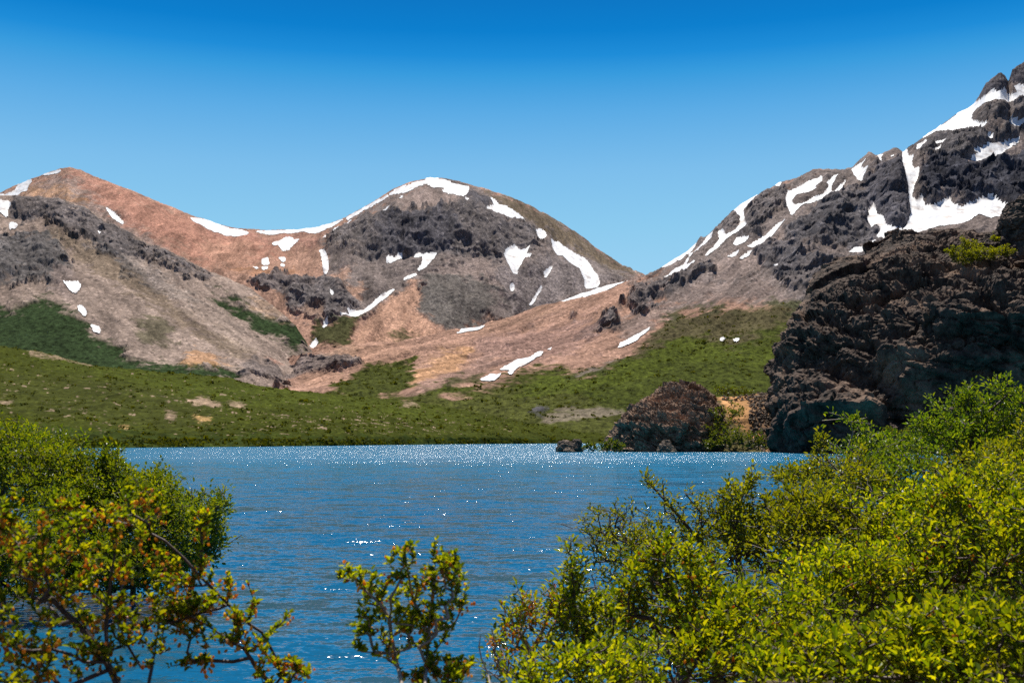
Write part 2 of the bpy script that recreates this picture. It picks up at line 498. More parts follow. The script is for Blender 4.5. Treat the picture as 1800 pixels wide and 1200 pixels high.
# ------------------------------------------------------------------ traced snow
SNOW = [
 # (sheet, label, outline)
 ('back', "large torn snowfield on the shoulder at the left edge, left of the red summit", [(-120,380),(-60,350),(0,342),(8,344),(22,341),(28,334),(32,324),(45,318),(57,319),(56,324),(51,330),(49,341),(35,344),(22,346),(12,351),(0,351),(-60,362)]),
 ('back', "thin snow sliver along the crest just left of the red summit", [(75,311),(95,303),(108,301),(107,305),(99,309),(80,312)]),
 ('spur', "ragged snow patch at the left edge just below the large torn snowfield", [(-60,352),(0,354),(19,357),(20,364),(15,370),(15,381),(10,382),(0,376),(-60,372)]),
 ('spur', "small square snow patch near the left edge above the grey rocks", [(17,391),(25,391),(34,399),(27,404),(17,406)]),
 ('back', "slanting snow streak between the grey crags and the red slope", [(185,368),(200,378),(219,392),(214,395),(197,387)]),
 ('back', "long smooth oval snowfield high on the red slope", [(334,384),(345,385),(375,392),(405,402),(430,406),(439,412),(435,416),(420,418),(398,415),(362,402),(342,392)]),
 ('spur', "winged snow patch in the middle of the left stony slope, highest of three", [(107,499),(115,504),(130,501),(138,498),(143,505),(142,514),(136,523),(125,516)]),
 ('spur', "narrow snow patch at the edge of dark scrub, middle of three in a line", [(137,542),(147,542),(152,551),(155,559),(151,565),(145,560),(140,552)]),
 ('spur', "small round snow patch beside dark green scrub, lowest of three in a line", [(160,574),(172,576),(179,582),(175,589),(165,587)]),
 ('spur', "tiny upright snow fleck between the grey crags of the left spur", [(172,413),(180,421),(179,427),(175,421)]),
 ('back', "long level snow band along the saddle between the two peaks", [(444,409),(475,407),(512,406),(550,401),(580,396),(610,386),(590,397),(560,410),(545,412),(535,409),(520,412),(482,413),(455,412)]),
 ('back', "thin snow line climbing the left skyline ridge of the central peak", [(608,386),(640,366),(682,343),(683,347),(640,370),(612,390)]),
 ('back', "arrowhead snow patch on the red slope under the saddle", [(475,434),(492,431),(515,424),(518,427),(530,424),(520,431),(507,439),(497,442),(492,437)]),
 ('back', "narrow diagonal snow strip rising to the left shoulder of the central peak", [(562,430),(575,419),(595,405),(617,388),(620,390),(598,407),(585,416),(570,426)]),
 ('back', "small upper left snow spot in the cluster of spots on the red hollow", [(460,456),(472,456),(473,464),(461,465)]),
 ('back', "flat lower left snow spot in the cluster of spots on the red hollow", [(443,470),(457,472),(450,476)]),
 ('back', "lower middle snow spot in the cluster of spots on the red hollow", [(460,469),(471,468),(470,475),(460,475)]),
 ('back', "wedge snow spot, upper right in the cluster on the red hollow", [(489,452),(501,450),(502,458),(496,460)]),
 ('back', "small flat snow spot, lower right in the cluster on the red hollow", [(490,463),(501,462),(498,468)]),
 ('back', "upright snow patch at the left foot of the central dark cliffs", [(561,444),(568,445),(576,452),(578,465),(576,477),(570,479),(567,467),(566,456)]),
 ('back', "broad snow cap on the summit of the central peak", [(680,345),(700,331),(735,321),(750,316),(770,316),(800,324),(825,331),(822,344),(815,352),(807,351),(800,344),(787,344),(776,339),(785,334),(775,331),(762,333),(750,324),(742,326),(717,339),(692,342)]),
 ('back', "small snow patch just below the right end of the summit snow cap", [(816,357),(827,355),(822,362)]),
 ('back', "tiny slanting snow fleck just below the left end of the summit cap", [(699,352),(712,344),(707,351)]),
 ('back', "thin forked snow streak left of and below the summit cap", [(662,381),(671,374),(691,359),(682,370),(677,377),(665,382)]),
 ('back', "small torn snow patch under the left half of the central dark cliffs", [(679,451),(695,452),(700,448),(709,447),(707,452),(687,461),(679,460)]),
 ('back', "wing shaped snow patch under the middle of the central dark cliffs", [(719,452),(728,454),(737,448),(742,452),(769,449),(762,460),(750,472),(736,479),(734,477),(741,467),(744,455),(730,456)]),
 ('back', "slanting snow strip in the gully below the wing shaped patch", [(707,499),(715,487),(730,481),(734,484),(722,492)]),
 ('back', "long snow tongue in the gully left of the smooth red brown slope", [(697,512),(685,516),(662,532),(640,549),(625,553),(611,556),(615,561),(595,568),(628,566),(652,550),(677,530)]),
 ('back', "tiny broken snow fleck among the dark gully rocks left of the long tongue", [(580,524),(590,529),(585,533)]),
 ('back', "short snow sliver in the narrow ravine below the long snow tongue", [(566,586),(571,575),(579,572),(576,580)]),
 ('back', "small snow wedge at the bottom of the narrow ravine", [(545,619),(550,607),(557,603),(560,610),(556,620)]),
 ('back', "thick tongue shaped snowfield high on the right flank of the central peak", [(860,347),(875,360),(900,371),(912,379),(922,387),(924,394),(917,398),(905,394),(880,384),(854,370),(860,365),(870,364),(864,355)]),
 ('back', "small crumpled snow patch at the top of the long curved snow strip", [(941,409),(947,405),(956,409),(962,422),(950,431),(947,424)]),
 ('back', "long curved snow strip sweeping down the right flank of the central peak", [(968,425),(980,428),(992,438),(1025,461),(1037,472),(1050,491),(1055,502),(1050,509),(1029,513),(1027,497),(1017,474),(1002,466),(990,454),(980,452),(972,440)]),
 ('back', "star shaped snow patch under the right end of the central cliffs", [(886,456),(890,444),(905,437),(912,445),(925,445),(934,436),(925,452),(937,457),(922,460),(910,477),(910,486),(902,489),(897,477)]),
 ('back', "small snow wedge right of the star shaped patch", [(955,485),(965,474),(973,471),(965,484),(959,496)]),
 ('back', "thin winding snow thread below the small wedge", [(950,508),(954,508),(950,517),(943,525),(941,532),(929,542),(932,534),(940,523),(946,515)]),
 ('back', "short snow thread hanging below the star shaped patch", [(896,507),(901,505),(904,511),(903,521),(897,517)]),
 ('right', "long pale snow ribbon along the brown shoulder where the two mountains meet", [(946,546),(975,532),(1000,526),(1025,519),(1062,507),(1100,495),(1132,490),(1120,496),(1087,509),(1050,522),(1032,529),(997,530),(975,539)]),
 ('right', "lowest snow streak on the skyline of the right mountain ridge", [(1151,481),(1182,457),(1210,440),(1224,430),(1222,439),(1210,450),(1195,464),(1182,470),(1167,482),(1157,487),(1172,470)]),
 ('right', "branched thin snow gully just right of the lowest skyline streak", [(1162,498),(1187,477),(1200,470),(1220,446),(1236,434),(1247,414),(1252,415),(1250,425),(1236,438),(1220,451),(1210,461),(1205,470),(1225,462),(1205,477),(1185,488)]),
 ('right', "long winding snow gully left of the dark buttress on the right ridge", [(1234,457),(1250,442),(1264,425),(1261,416),(1270,411),(1275,416),(1290,409),(1300,397),(1300,386),(1291,377),(1290,370),(1300,357),(1315,349),(1335,342),(1325,352),(1315,362),(1306,372),(1308,390),(1311,400),(1300,410),(1280,422),(1260,440),(1245,450)]),
 ('right', "small oval snow patch below the dark buttress on the right ridge", [(1287,437),(1295,422),(1307,421),(1317,421),(1310,429),(1295,435)]),
 ('right', "large forked snowfield below the crest of the right ridge", [(1389,382),(1380,357),(1384,342),(1400,335),(1422,322),(1444,316),(1445,322),(1431,332),(1435,337),(1415,345),(1400,347),(1390,359),(1397,365),(1415,360),(1445,346),(1457,332),(1452,325),(1460,321),(1475,312),(1462,328),(1460,340),(1470,337),(1489,321),(1477,337),(1457,350),(1432,357),(1407,367),(1397,377)]),
 ('right', "slim diagonal snow ramp below the large forked snowfield", [(1311,442),(1325,426),(1347,414),(1365,400),(1382,392),(1370,405),(1355,420),(1335,434),(1322,440)]),
 ('right', "thin upper snow dash below the slim diagonal ramp", [(1271,467),(1287,454),(1302,448),(1292,458)]),
 ('right', "lower snow dash below the slim diagonal ramp", [(1296,468),(1307,456),(1325,447),(1317,458)]),
 ('right', "small flat snow patch alone in the grey rocks left of the crag top", [(1437,459),(1450,454),(1461,457),(1447,462)]),
 ('right', "tiny snow fleck in the dark rocks below the lower snow dash", [(1356,477),(1362,470),(1370,471)]),
 ('right', "small snow patch on the skyline above the dark buttress", [(1358,330),(1375,323),(1370,330)]),
 ('right', "snow sheet hanging beside the pointed knob of the right ridge", [(1495,302),(1508,293),(1523,288),(1510,300),(1525,301),(1519,310),(1513,325),(1508,324),(1506,314),(1500,313)]),
 ('right', "small zigzag snow patch right of the pointed ridge knob", [(1541,276),(1552,275),(1547,283),(1551,290),(1540,294),(1545,287)]),
 ('right', "tiny level snow dash on the ridge near the top of the deep gully", [(1562,280),(1574,276),(1568,281)]),
 ('right', "great snow gully dropping from the ridge to a broad apron behind the crag", [(1586,271),(1594,265),(1596,279),(1605,281),(1601,291),(1606,303),(1615,302),(1612,318),(1607,330),(1602,350),(1610,358),(1619,350),(1625,367),(1637,370),(1650,364),(1667,354),(1672,366),(1690,370),(1710,362),(1725,357),(1742,354),(1758,363),(1774,369),(1775,382),(1740,388),(1722,380),(1700,392),(1675,399),(1650,403),(1620,408),(1592,412),(1586,404),(1596,396),(1600,380),(1597,355),(1596,335),(1590,310),(1586,290)]),
 ('right', "forked snow patch under the dark cliff left of the great snow gully", [(1584,402),(1590,410),(1570,416),(1555,421),(1545,426),(1540,418),(1547,410),(1542,400),(1535,400),(1531,408),(1527,395),(1521,391),(1528,382),(1524,372),(1536,362),(1541,380),(1552,385),(1556,403),(1570,404)]),
 ('right', "narrow snow strip leading down left from the broad apron", [(1491,447),(1497,440),(1520,434),(1535,428),(1546,425),(1530,438),(1515,445)]),
 ('right', "great snowfield sweeping up to the dark summit rocks at top right", [(1608,255),(1625,243),(1648,226),(1677,209),(1685,200),(1705,188),(1732,172),(1744,162),(1753,166),(1766,159),(1771,171),(1788,170),(1781,153),(1789,151),(1800,152),(1840,150),(1840,178),(1800,177),(1788,178),(1777,186),(1769,186),(1766,180),(1746,180),(1726,186),(1709,201),(1706,217),(1738,223),(1726,229),(1693,230),(1664,234),(1646,236),(1652,230),(1637,240),(1619,249)]),
 ('right', "snow ledge at the right edge under the great upper snowfield", [(1753,211),(1761,210),(1769,217),(1800,216),(1840,216),(1800,222),(1788,228),(1780,224),(1771,219)]),
 ('right', "snow hook below the left end of the great upper snowfield", [(1611,259),(1621,254),(1633,251),(1619,261),(1613,274),(1610,269)]),
 ('right', "thin slanting snow fleck on the rocks below the snow hook", [(1633,280),(1641,271),(1657,265),(1646,274)]),
 ('right', "level snow dash on the ledge right of the snow hook", [(1634,256),(1644,252),(1665,251),(1660,256)]),
 ('right', "broad striped snow patch low on the summit face at the right edge", [(1705,289),(1707,281),(1722,274),(1705,272),(1722,265),(1742,256),(1769,252),(1792,248),(1788,256),(1769,267),(1757,279),(1742,283),(1722,288)]),
 ('right', "small triangular snow patch above the broad striped snow patch", [(1734,239),(1746,245),(1741,251),(1735,247)]),
 ('right', "small snow spur at the right end of the broad striped snow patch", [(1753,289),(1755,277),(1762,275),(1757,285),(1769,282)]),
 ('right', "broad snow patch low on the brown slope just above the green", [(876,660),(887,650),(907,640),(925,634),(947,621),(956,621),(950,630),(930,642),(907,656),(900,667),(891,666),(897,657)]),
 ('right', "ragged snow strip at the foot of the brown slope beside the broad patch", [(842,678),(850,671),(865,665),(884,667),(870,675),(860,677)]),
 ('right', "slim snow fan on the pink scree above the green right slope", [(1085,615),(1090,606),(1107,597),(1125,589),(1147,578),(1137,587),(1117,601),(1100,608)]),
 ('right', "long thin snow wedge on the brown shoulder below the central peak", [(801,595),(815,585),(845,575),(847,580),(856,580),(837,588)]),
 ('right', "tiny lower snow sliver on the brown slope above the broad patch", [(960,617),(972,610),(967,617)]),
 ('right', "tiny upper snow sliver on the brown slope above the broad patch", [(962,600),(972,588),(967,597)]),
 ('right', "small left snow spot in the dark scrub above the green right slope", [(1262,602),(1269,597),(1276,599),(1272,603)]),
 ('right', "small right snow spot in the dark scrub above the green right slope", [(1286,603),(1302,596),(1295,605)]),
]
def snow_soft(key, r):
    m = np.zeros((RH, RW), np.float32)
    for k, l, poly in SNOW:
        if k == key:
            m = np.maximum(m, raster(poly))
    return blur(m, r)

NRM = np.array([0, -0.55, 0.83])
def finish_sheet(name, sheet, key, base, regions, disp, mat, seed, warp, wsc, smooth=True, fall=None):
    col, rock, veg = paint(sheet, base, regions, warp, seed, wsc)
    if fall:
        s1 = fbm(streak(sheet.P, fall, 11, 150, seed + 5), 1, 4, seed, 0.6); s2 = fbm(streak(sheet.P, fall, 38, 420, seed + 6), 1, 3, seed + 2)
        col = col * np.clip(1 + (s1 * 0.55 + s2 * 0.6) * (1 - 0.6 * veg), 0.5, 1.6)[:, None]
    sn = sample(snow_soft(key, 3), sheet.pxf, sheet.pyf) if key else np.zeros(len(sheet.P))
    if key:
        rock = rock * (1 - np.clip(sample(snow_soft(key, 5), sheet.pxf, sheet.pyf) * 1.9, 0, 0.95))
    fade = np.repeat((np.arange(sheet.nr) > 3).astype(float), sheet.nc)
    D = disp(sheet, rock, veg) * fade[:, None]
    # snow lies in hollows: rough relief is buried under it
    V = sheet.P + D * (1 - 0.55 * np.clip(sn * 1.2, 0, 1))[:, None]
    Fq = grid_faces(sheet.nr, sheet.nc)
    o = mesh_obj(name, V, Fq, mat, smooth=smooth, attrs={'col': np.clip(col, 0, 1), 'veg': veg, 'rock': np.clip(rock, 0, 1)})
    tag(o, kind='structure')
    # snow
    if key:
        en = fbm(sheet.P, wsc * 0.16, 4, seed + 77, 0.6)
        for k, lab, poly in SNOW:
            if k != key:
                continue
            poly = np.array(poly, float)
            x0, x1, y0, y1 = poly[:, 0].min() - 6, poly[:, 0].max() + 6, poly[:, 1].min() - 6, poly[:, 1].max() + 6
            idx = np.where((sheet.pxf > x0) & (sheet.pxf < x1) & (sheet.pyf > y0) & (sheet.pyf < y1) &
                           (np.repeat(np.arange(sheet.nr), sheet.nc) < sheet.front + 1))[0]
            if not len(idx):
                continue
            m = blur(raster(poly), 1)
            val = np.zeros(len(sheet.P)); val[idx] = sample(m, sheet.pxf[idx], sheet.pyf[idx]) + en[idx] * 0.34
            fv = val[Fq].mean(1)
            keep = np.where(fv > 0.42)[0]
            if len(keep) < 3:
                print('thin snow', lab, len(keep)); continue
            q = Fq[keep]
            lab_ = {}
            def find(a):
                while lab_.get(a, a) != a: a = lab_[a]
                return a
            for f4 in q.tolist():
                ro = find(f4[0])
                for b4 in f4[1:]:
                    rb = find(b4)
                    if rb != ro: lab_[rb] = ro
            comp = np.array([find(f4[0]) for f4 in q.tolist()])
            un, cn = np.unique(comp, return_counts=True)
            q = q[comp == un[np.argmax(cn)]]
            ids, inv = np.unique(q, return_inverse=True)
            VV = V[ids] + NRM * (1.6 + 1.2 * np.clip(sn[ids] - 0.35, 0, 1))[:, None]
            so = mesh_obj('snow_patch', VV, inv.reshape(q.shape), M_SNOW, smooth=True, shift=VV.mean(0))
            tag(so, lab, 'snow patch', 'snow patches left on the mountains')
    return V
def along(P, sx, sy, sz):
    return P / np.array([sx, sy, sz])

def streak(P, d, w, l, seed):
    d = np.array([d[0], d[1], 0.0]); d /= np.linalg.norm(d)
    a = P @ d; c = P[:, 0] * d[1] - P[:, 1] * d[0]
    q = np.stack([c / w, a / l, P[:, 2] * 0.2 / w], -1)
    return q + np.stack([fbm(P, w * 4, 2, seed), np.zeros(len(P)), np.zeros(len(P))], -1) * 0.8
def rockblocks(P, rock, scale, amp, seed):
    out = np.zeros((len(P), 3)); k = np.where(rock > 0.05)[0]
    if len(k):
        q = along(P[k], 1.0, 1.5, 1.5)
        d = blocks(q, scale * 1.5, seed) * amp + blocks(q, scale * 0.5, seed + 4) * amp * 0.30
        out[k] = (d * rock[k])[:, None] * np.array([0, -0.7, 0.7])
    return out

# ------------------------------------------------------------------ the red mountain, the saddle and the central peak
U = useries(-250, 1250, 1.35)
rows_back = [
 [(-250,720,2300),(0,700,2400),(480,700,2400),(640,690,2300),(900,700,2500),(1250,720,2700)],
 [(-250,600,2900),(0,560,3000),(300,560,2900),(540,620,2500),(640,625,2500),(760,600,2700),(900,570,3000),(1000,560,3200),(1250,560,3400)],
 [(-250,480,3400),(0,430,3300),(200,440,3200),(400,480,3100),(520,505,2900),(620,540,2850),(720,500,3050),(800,490,3100),(900,480,3250),(1000,480,3500),(1130,500,3700),(1250,530,3800)],
 [(-250,430,3800),(0,370,3600),(120,350,3500),(250,380,3500),(400,430,3600),(520,440,3500),(620,450,3200),(700,447,3250),(800,450,3280),(880,445,3400),(960,440,3600),(1060,480,3900),(1250,530,4100)],
 [(-250,420,3900),(0,350,3800),(120,325,3750),(250,360,3800),(400,415,3950),(520,420,3900),(600,415,3700),(700,385,3500),(800,395,3500),(880,400,3600),(960,415,3900),(1060,465,4200),(1250,525,4300)],
 [(-250,410,4000),(-100,372,4000),(0,340,3950),(40,322,3930),(75,310,3900),(105,299,3880),(122,296,3880),(145,303,3900),(190,322,3950),(240,340,4000),(290,361,4050),(340,380,4100),(380,394,4150),(420,402,4200),(470,405,4220),(520,405,4200),(560,400,4180),(600,388,4150),(630,371,4100),(660,353,4080),(690,334,4060),(715,323,4050),(745,315,4050),(775,314,4050),(800,319,4060),(840,330,4100),(880,342,4120),(920,358,4150),(960,378,4200),(985,392,4250),(1010,409,4300),(1040,430,4350),(1060,446,4400),(1090,466,4450),(1118,488,4500),(1180,525,4600),(1250,560,4700)],
]
def disp_back(s, rock, veg):
    P = s.P
    ed = 1 - np.clip((np.repeat(np.arange(s.nr), s.nc) - s.front * 0.93) / (s.front * 0.07), 0, 1) * 0.85
    big = fbm(P, 420, 4, 3) * 34 * ed
    Q = along(P, 1.0, 2.2, 2.0)
    rr = ridged(Q, 125, 7, 11, 0.57)
    cliffs = rr * 38 * rock
    gul = ridged(along(P, 1.0, 4.5, 3.5), 85, 5, 5, 0.6) * 6.5 * (1 - rock * 0.5)
    fine = fbm(P, 16, 4, 8, 0.7) * 3.0 + ridged(P, 11, 2, 88, 0.6) * 1.2 * np.clip(fbm(P, 200, 2, 89) + 0.6, 0, 1)
    a = (big + cliffs * ed + gul + fine)
    D = a[:, None] * NRM
    # cliff bands: bulge toward the valley so that faces stand steep
    D += (ridged(streak(P, (0.15, -1), 120, 900, 310), 1, 4, 311, 0.55) * 17 * ed)[:, None] * NRM
    st = np.clip(fbm(P, 60, 4, 31), -0.5, 0.5) * 26 * rock * ed
    D[:, 1] -= st
    D += rockblocks(P, rock, 52, 7, 301) * ed[:, None]
    return D
GREY, PINK, BROWN, RED = (.20,.165,.150), (.29,.22,.19), (.36,.215,.155), (.38,.19,.135)
DARK, DARKER, ORANGE, LBROWN = (.165,.143,.138), (.108,.100,.110), (.46,.26,.14), (.43,.255,.175)
OLIVE, GREEN, BGREEN, DGREEN, SCRUB = (.15,.11,.06), (.058,.072,.011), (.084,.104,.014), (.020,.046,.012), (.062,.068,.024)
reg_back = [
 (PINK,0,0,12,.8,[(-200,420),(0,345),(60,330),(110,310),(180,340),(260,400),(330,470),(200,450),(100,400),(0,380)]),
 (RED,0,0,14,.85,[(110,298),(330,380),(440,415),(500,440),(520,480),(440,485),(340,455),(250,415),(190,372),(150,340)]),
 (ORANGE,0,0,6,.6,[(0,352),(60,335),(110,338),(170,365),(110,356),(50,350)]),
 ((.30,.15,.12),0,0,12,.6,[(340,390),(470,415),(560,415),(600,400),(560,440),(480,430),(380,420)]),
 (LBROWN,0,0,10,.5,[(330,420),(430,430),(500,470),(480,490),(400,480)]),
 (GREY,.35,0,8,.95,[(562,432),(620,388),(690,340),(760,312),(850,325),(1000,395),(1130,492),(1000,560),(870,575),(830,560),(800,600),(740,560),(735,500),(660,560),(600,575),(540,570),(500,520),(540,490),(575,480)]),
 (PINK,0,0,8,.85,[(700,352),(742,328),(762,335),(800,350),(815,365),(790,385),(740,380),(700,372)]),
 (PINK,0,0,8,.7,[(745,478),(830,460),(890,480),(900,520),(860,540),(790,520)]),
 (OLIVE,0,.1,8,.7,[(850,335),(920,358),(1000,405),(1125,490),(1060,492),(1000,440),(940,400),(870,358)]),
 ((.22,.185,.175),.2,0,6,.8,[(870,480),(1000,455),(1110,495),(1020,520),(930,560),(900,560)]),
 (DARK,1,0,4,.95,[(600,402),(640,378),(690,382),(760,378),(800,372),(812,350),(828,338),(862,352),(858,372),(890,395),(940,410),(955,435),(930,452),(905,437),(885,470),(868,478),(850,455),(800,458),(745,448),(690,452),(660,452),(620,440),(575,440)]),
 (DARKER,1,0,6,.9,[(680,385),(720,380),(770,378),(800,395),(805,440),(770,452),(720,450),(680,445),(660,415)]),
 (DARKER,1,0,4,.8,[(820,340),(850,345),(865,365),(840,372),(822,360)]),
 ((.15,.135,.12),.3,.2,9,.85,[(745,495),(800,482),(860,505),(880,540),(835,570),(770,592),(740,560),(728,525)]),
 (LBROWN,0,0,7,.9,[(690,525),(735,500),(742,560),(775,600),(820,590),(700,640),(620,650),(632,590),(655,560)]),
 (LBROWN,0,0,6,.7,[(585,480),(615,470),(620,495),(600,510),(585,505)]),
 (LBROWN,0,0,6,.8,[(600,512),(640,500),(632,535),(600,542)]),
 (BROWN,0,0,10,.9,[(430,460),(560,440),(565,480),(570,500),(530,500),(480,490),(430,482)]),
 ((.36,.19,.11),0,0,6,.8,[(400,470),(520,475),(525,490),(490,492),(420,480)]),
 (DARK,1,0,4,.9,[(480,488),(560,492),(590,500),(620,522),(640,545),(600,560),(570,578),(520,560),(500,530),(440,500)]),
 (DARK,.9,.3,3,.9,[(565,535),(600,530),(625,540),(612,552),(580,560)]),
 ((.33,.21,.15),0,0,5,.8,[(520,545),(560,545),(580,560),(560,572),(535,565)]),
 (SCRUB,.3,.6,4,.95,[(560,582),(600,570),(632,568),(625,595),(618,618),(556,618)]),
 (SCRUB,.3,.5,5,.8,[(682,590),(700,584),(720,592),(728,605),(700,612)]),
]
S_BACK = Sheet(rows_back, U, 330, 0.05)
finish_sheet('central_mountain', S_BACK, 'back', BROWN, reg_back, disp_back, M_MTN, 1.0, 15, 110, fall=(0.15, -1))

# ------------------------------------------------------------------ the stony spur on the left
U = useries(-250, 640, 1.35)
rows_spur = [
 [(-250,740,1150),(0,720,1200),(300,720,1250),(480,720,1300),(560,724,1350),(640,760,1500)],
 [(-250,620,1400),(0,605,1450),(200,625,1450),(350,655,1450),(480,690,1450),(560,700,1480),(640,757,1550)],
 [(-250,560,1650),(0,530,1700),(150,535,1700),(300,590,1650),(450,630,1600),(500,665,1570),(560,685,1600),(640,754,1620)],
 [(-250,450,2100),(0,440,2050),(130,450,2050),(250,490,2000),(350,535,1900),(450,590,1800),(520,628,1750),(560,660,1700),(640,751,1680)],
 [(-250,370,2500),(-100,352,2450),(0,346,2400),(60,348,2400),(110,354,2400),(150,366,2380),(185,388,2350),(215,405,2330),(250,425,2300),(290,440,2250),(330,460,2200),(365,480,2180),(400,492,2150),(440,510,2100),(480,540,2000),(520,572,1900),(545,612,1850),(560,645,1800),(590,700,1750),(640,748,1720)],
]
def disp_spur(s, rock, veg):
    P = s.P
    ed = 1 - np.clip((np.repeat(np.arange(s.nr), s.nc) - s.front * 0.93) / (s.front * 0.07), 0, 1) * 0.7
    big = fbm(P, 300, 4, 4) * 20 * ed
    Q = along(P, 1.0, 2.4, 2.2)
    cliffs = ridged(Q, 68, 7, 12, 0.57) * 22 * rock * ed
    gul = ridged(along(P, 1.0, 4.0, 3.0) + P[:, 1:2] * 0.12 * np.array([1, 0, 0]), 60, 4, 6) * 4.0 * (1 - veg)
    fine = fbm(P, 9, 4, 9, 0.68) * (2.4 + veg * 0.8)
    D = (big + cliffs + gul + fine)[:, None] * NRM
    D += (ridged(streak(P, (0.5, -0.8), 70, 600, 312), 1, 4, 313, 0.55) * 9 * ed * (1 - 0.6 * veg))[:, None] * NRM
    D[:, 1] -= fbm(P, 34, 4, 33) * 15 * rock * ed
    D += rockblocks(P, rock, 32, 4.5, 302) * ed[:, None]
    return D
reg_spur = [
 (OLIVE,0,0,9,.5,[(60,400),(200,440),(330,560),(460,620),(430,640),(300,560),(150,470)]),
 (DARK,1,0,7,.9,[(15,352),(90,352),(150,368),(180,395),(215,410),(262,445),(330,468),(372,490),(345,480),(330,500),(300,475),(250,470),(215,470),(170,440),(130,425),(90,390),(20,385)]),
 ((.12,.115,.115),.9,0,9,.85,[(-200,400),(0,415),(50,410),(100,425),(125,470),(125,500),(95,505),(60,490),(0,500),(-200,480)]),
 (PINK,0,0,6,.7,[(85,480),(110,470),(145,510),(120,535),(100,515)]),
 ((.14,.13,.125),.7,0,7,.7,[(150,420),(200,450),(260,470),(300,500),(330,520),(370,545),(300,530),(220,480)]),
 (DARK,.8,0,5,.8,[(250,480),(280,490),(305,515),(280,510)]),
 (DARK,.8,0,5,.8,[(325,470),(365,480),(380,505),(350,500)]),
 ((.35,.27,.22),0,0,8,.5,[(210,455),(250,460),(400,560),(470,630),(420,620),(300,530)]),
 (DGREEN,.1,1,8,.95,[(-250,545),(0,545),(40,548),(60,535),(80,528),(95,540),(120,550),(150,575),(165,595),(190,600),(225,620),(215,632),(290,640),(330,642),(335,650),(400,655),(430,680),(200,670),(0,640),(-250,620)]),
 (SCRUB,.4,.5,8,.6,[(240,575),(290,565),(310,600),(290,615),(250,605)]),
 (DGREEN,.1,1,6,.95,[(372,520),(400,525),(440,540),(470,552),(500,560),(540,572),(545,612),(520,618),(490,600),(450,580),(420,560),(395,545)]),
 (ORANGE,0,0,6,.75,[(318,628),(350,620),(385,632),(405,652),(360,652),(325,642)]),
 ((.36,.19,.14),0,0,5,.7,[(460,630),(485,635),(490,650),(475,655)]),
 ((.19,.155,.14),.6,0,4,.85,[(422,640),(450,640),(480,655),(500,672),(490,685),(430,676)]),
 ((.36,.24,.16),0,0,6,.7,[(440,520),(500,545),(520,560),(490,556),(440,538)]),
]
S_SPUR = Sheet(rows_spur, U, 260, 0.08, back=((150,-40),(350,-130),(500,-260)))
finish_sheet('stony_hillside', S_SPUR, 'spur', (.285,.215,.175), reg_spur, disp_spur, M_MTN, 2.0, 15, 70, fall=(0.5, -0.8))

# ------------------------------------------------------------------ the right mountain with its brown shoulder and green slopes
U = useries(470, 2250, 1.35)
rows_right = [
 [(470,730,1180),(600,735,1150),(700,735,1130),(850,752,1080),(1000,765,1000),(1060,779,940),(1400,779,900),(1800,779,850),(2250,779,820)],
 [(470,690,1280),(600,680,1280),(700,695,1260),(850,695,1250),(950,705,1220),(1060,735,1100),(1200,735,1050),(1400,740,1020),(1800,740,950),(2250,740,900)],
 [(470,680,1500),(540,682,1450),(600,660,1500),(700,650,1550),(760,640,1550),(850,650,1500),(950,640,1500),(1060,630,1500),(1200,620,1480),(1400,600,1450),(1800,560,1450),(2250,560,1400)],
 [(470,662,1600),(540,650,1600),(600,640,1620),(700,625,1700),(760,618,1750),(850,605,1800),(950,590,1850),(1060,560,1900),(1200,530,1900),(1300,500,1900),(1400,470,1900),(1600,430,1950),(1800,410,1950),(2250,400,1900)],
 [(470,655,1680),(540,632,1700),(600,625,1750),(700,618,1800),(760,605,1850),(850,585,1950),(950,555,2050),(1060,525,2150),(1150,500,2200),(1230,450,2250),(1300,420,2250),(1400,385,2250),(1500,390,2200),(1580,380,2200),(1650,370,2250),(1800,370,2250),(2250,340,2200)],
 [(470,654,1690),(540,629,1720),(600,621,1780),(700,614,1850),(760,600,1900),(850,580,2020),(950,550,2150),(1060,518,2300),(1150,495,2400),(1230,440,2420),(1300,395,2450),(1400,350,2500),(1500,330,2450),(1580,300,2400),(1650,300,2450),(1700,270,2550),(1800,280,2600),(2250,240,2500)],
 [(470,652,1700),(500,640,1730),(540,626,1760),(600,619,1820),(640,616,1860),(700,612,1900),(760,598,1960),(810,586,2020),(860,574,2100),(910,560,2180),(950,546,2240),(1000,527,2330),(1060,507,2450),(1100,496,2530),(1130,490,2600),(1155,476,2630),(1185,456,2660),(1205,445,2680),(1222,432,2700),(1240,418,2710),(1262,400,2730),(1280,381,2750),(1300,363,2760),(1330,344,2780),(1358,330,2790),(1375,322,2800),(1390,318,2800),(1410,312,2800),(1428,301,2810),(1440,298,2820),(1462,302,2820),(1482,303,2800),(1497,298,2790),(1512,284,2790),(1527,270,2790),(1538,277,2800),(1552,272,2800),(1575,264,2800),(1587,271,2800),(1597,262,2810),(1612,253,2820),(1640,230,2850),(1665,214,2880),(1685,200,2890),(1702,192,2900),(1712,184,2890),(1722,170,2880),(1732,150,2870),(1742,140,2870),(1758,131,2870),(1768,142,2880),(1772,148,2890),(1778,128,2900),(1800,113,2920),(1850,80,2960),(1950,60,3000),(2250,200,2900)],
]
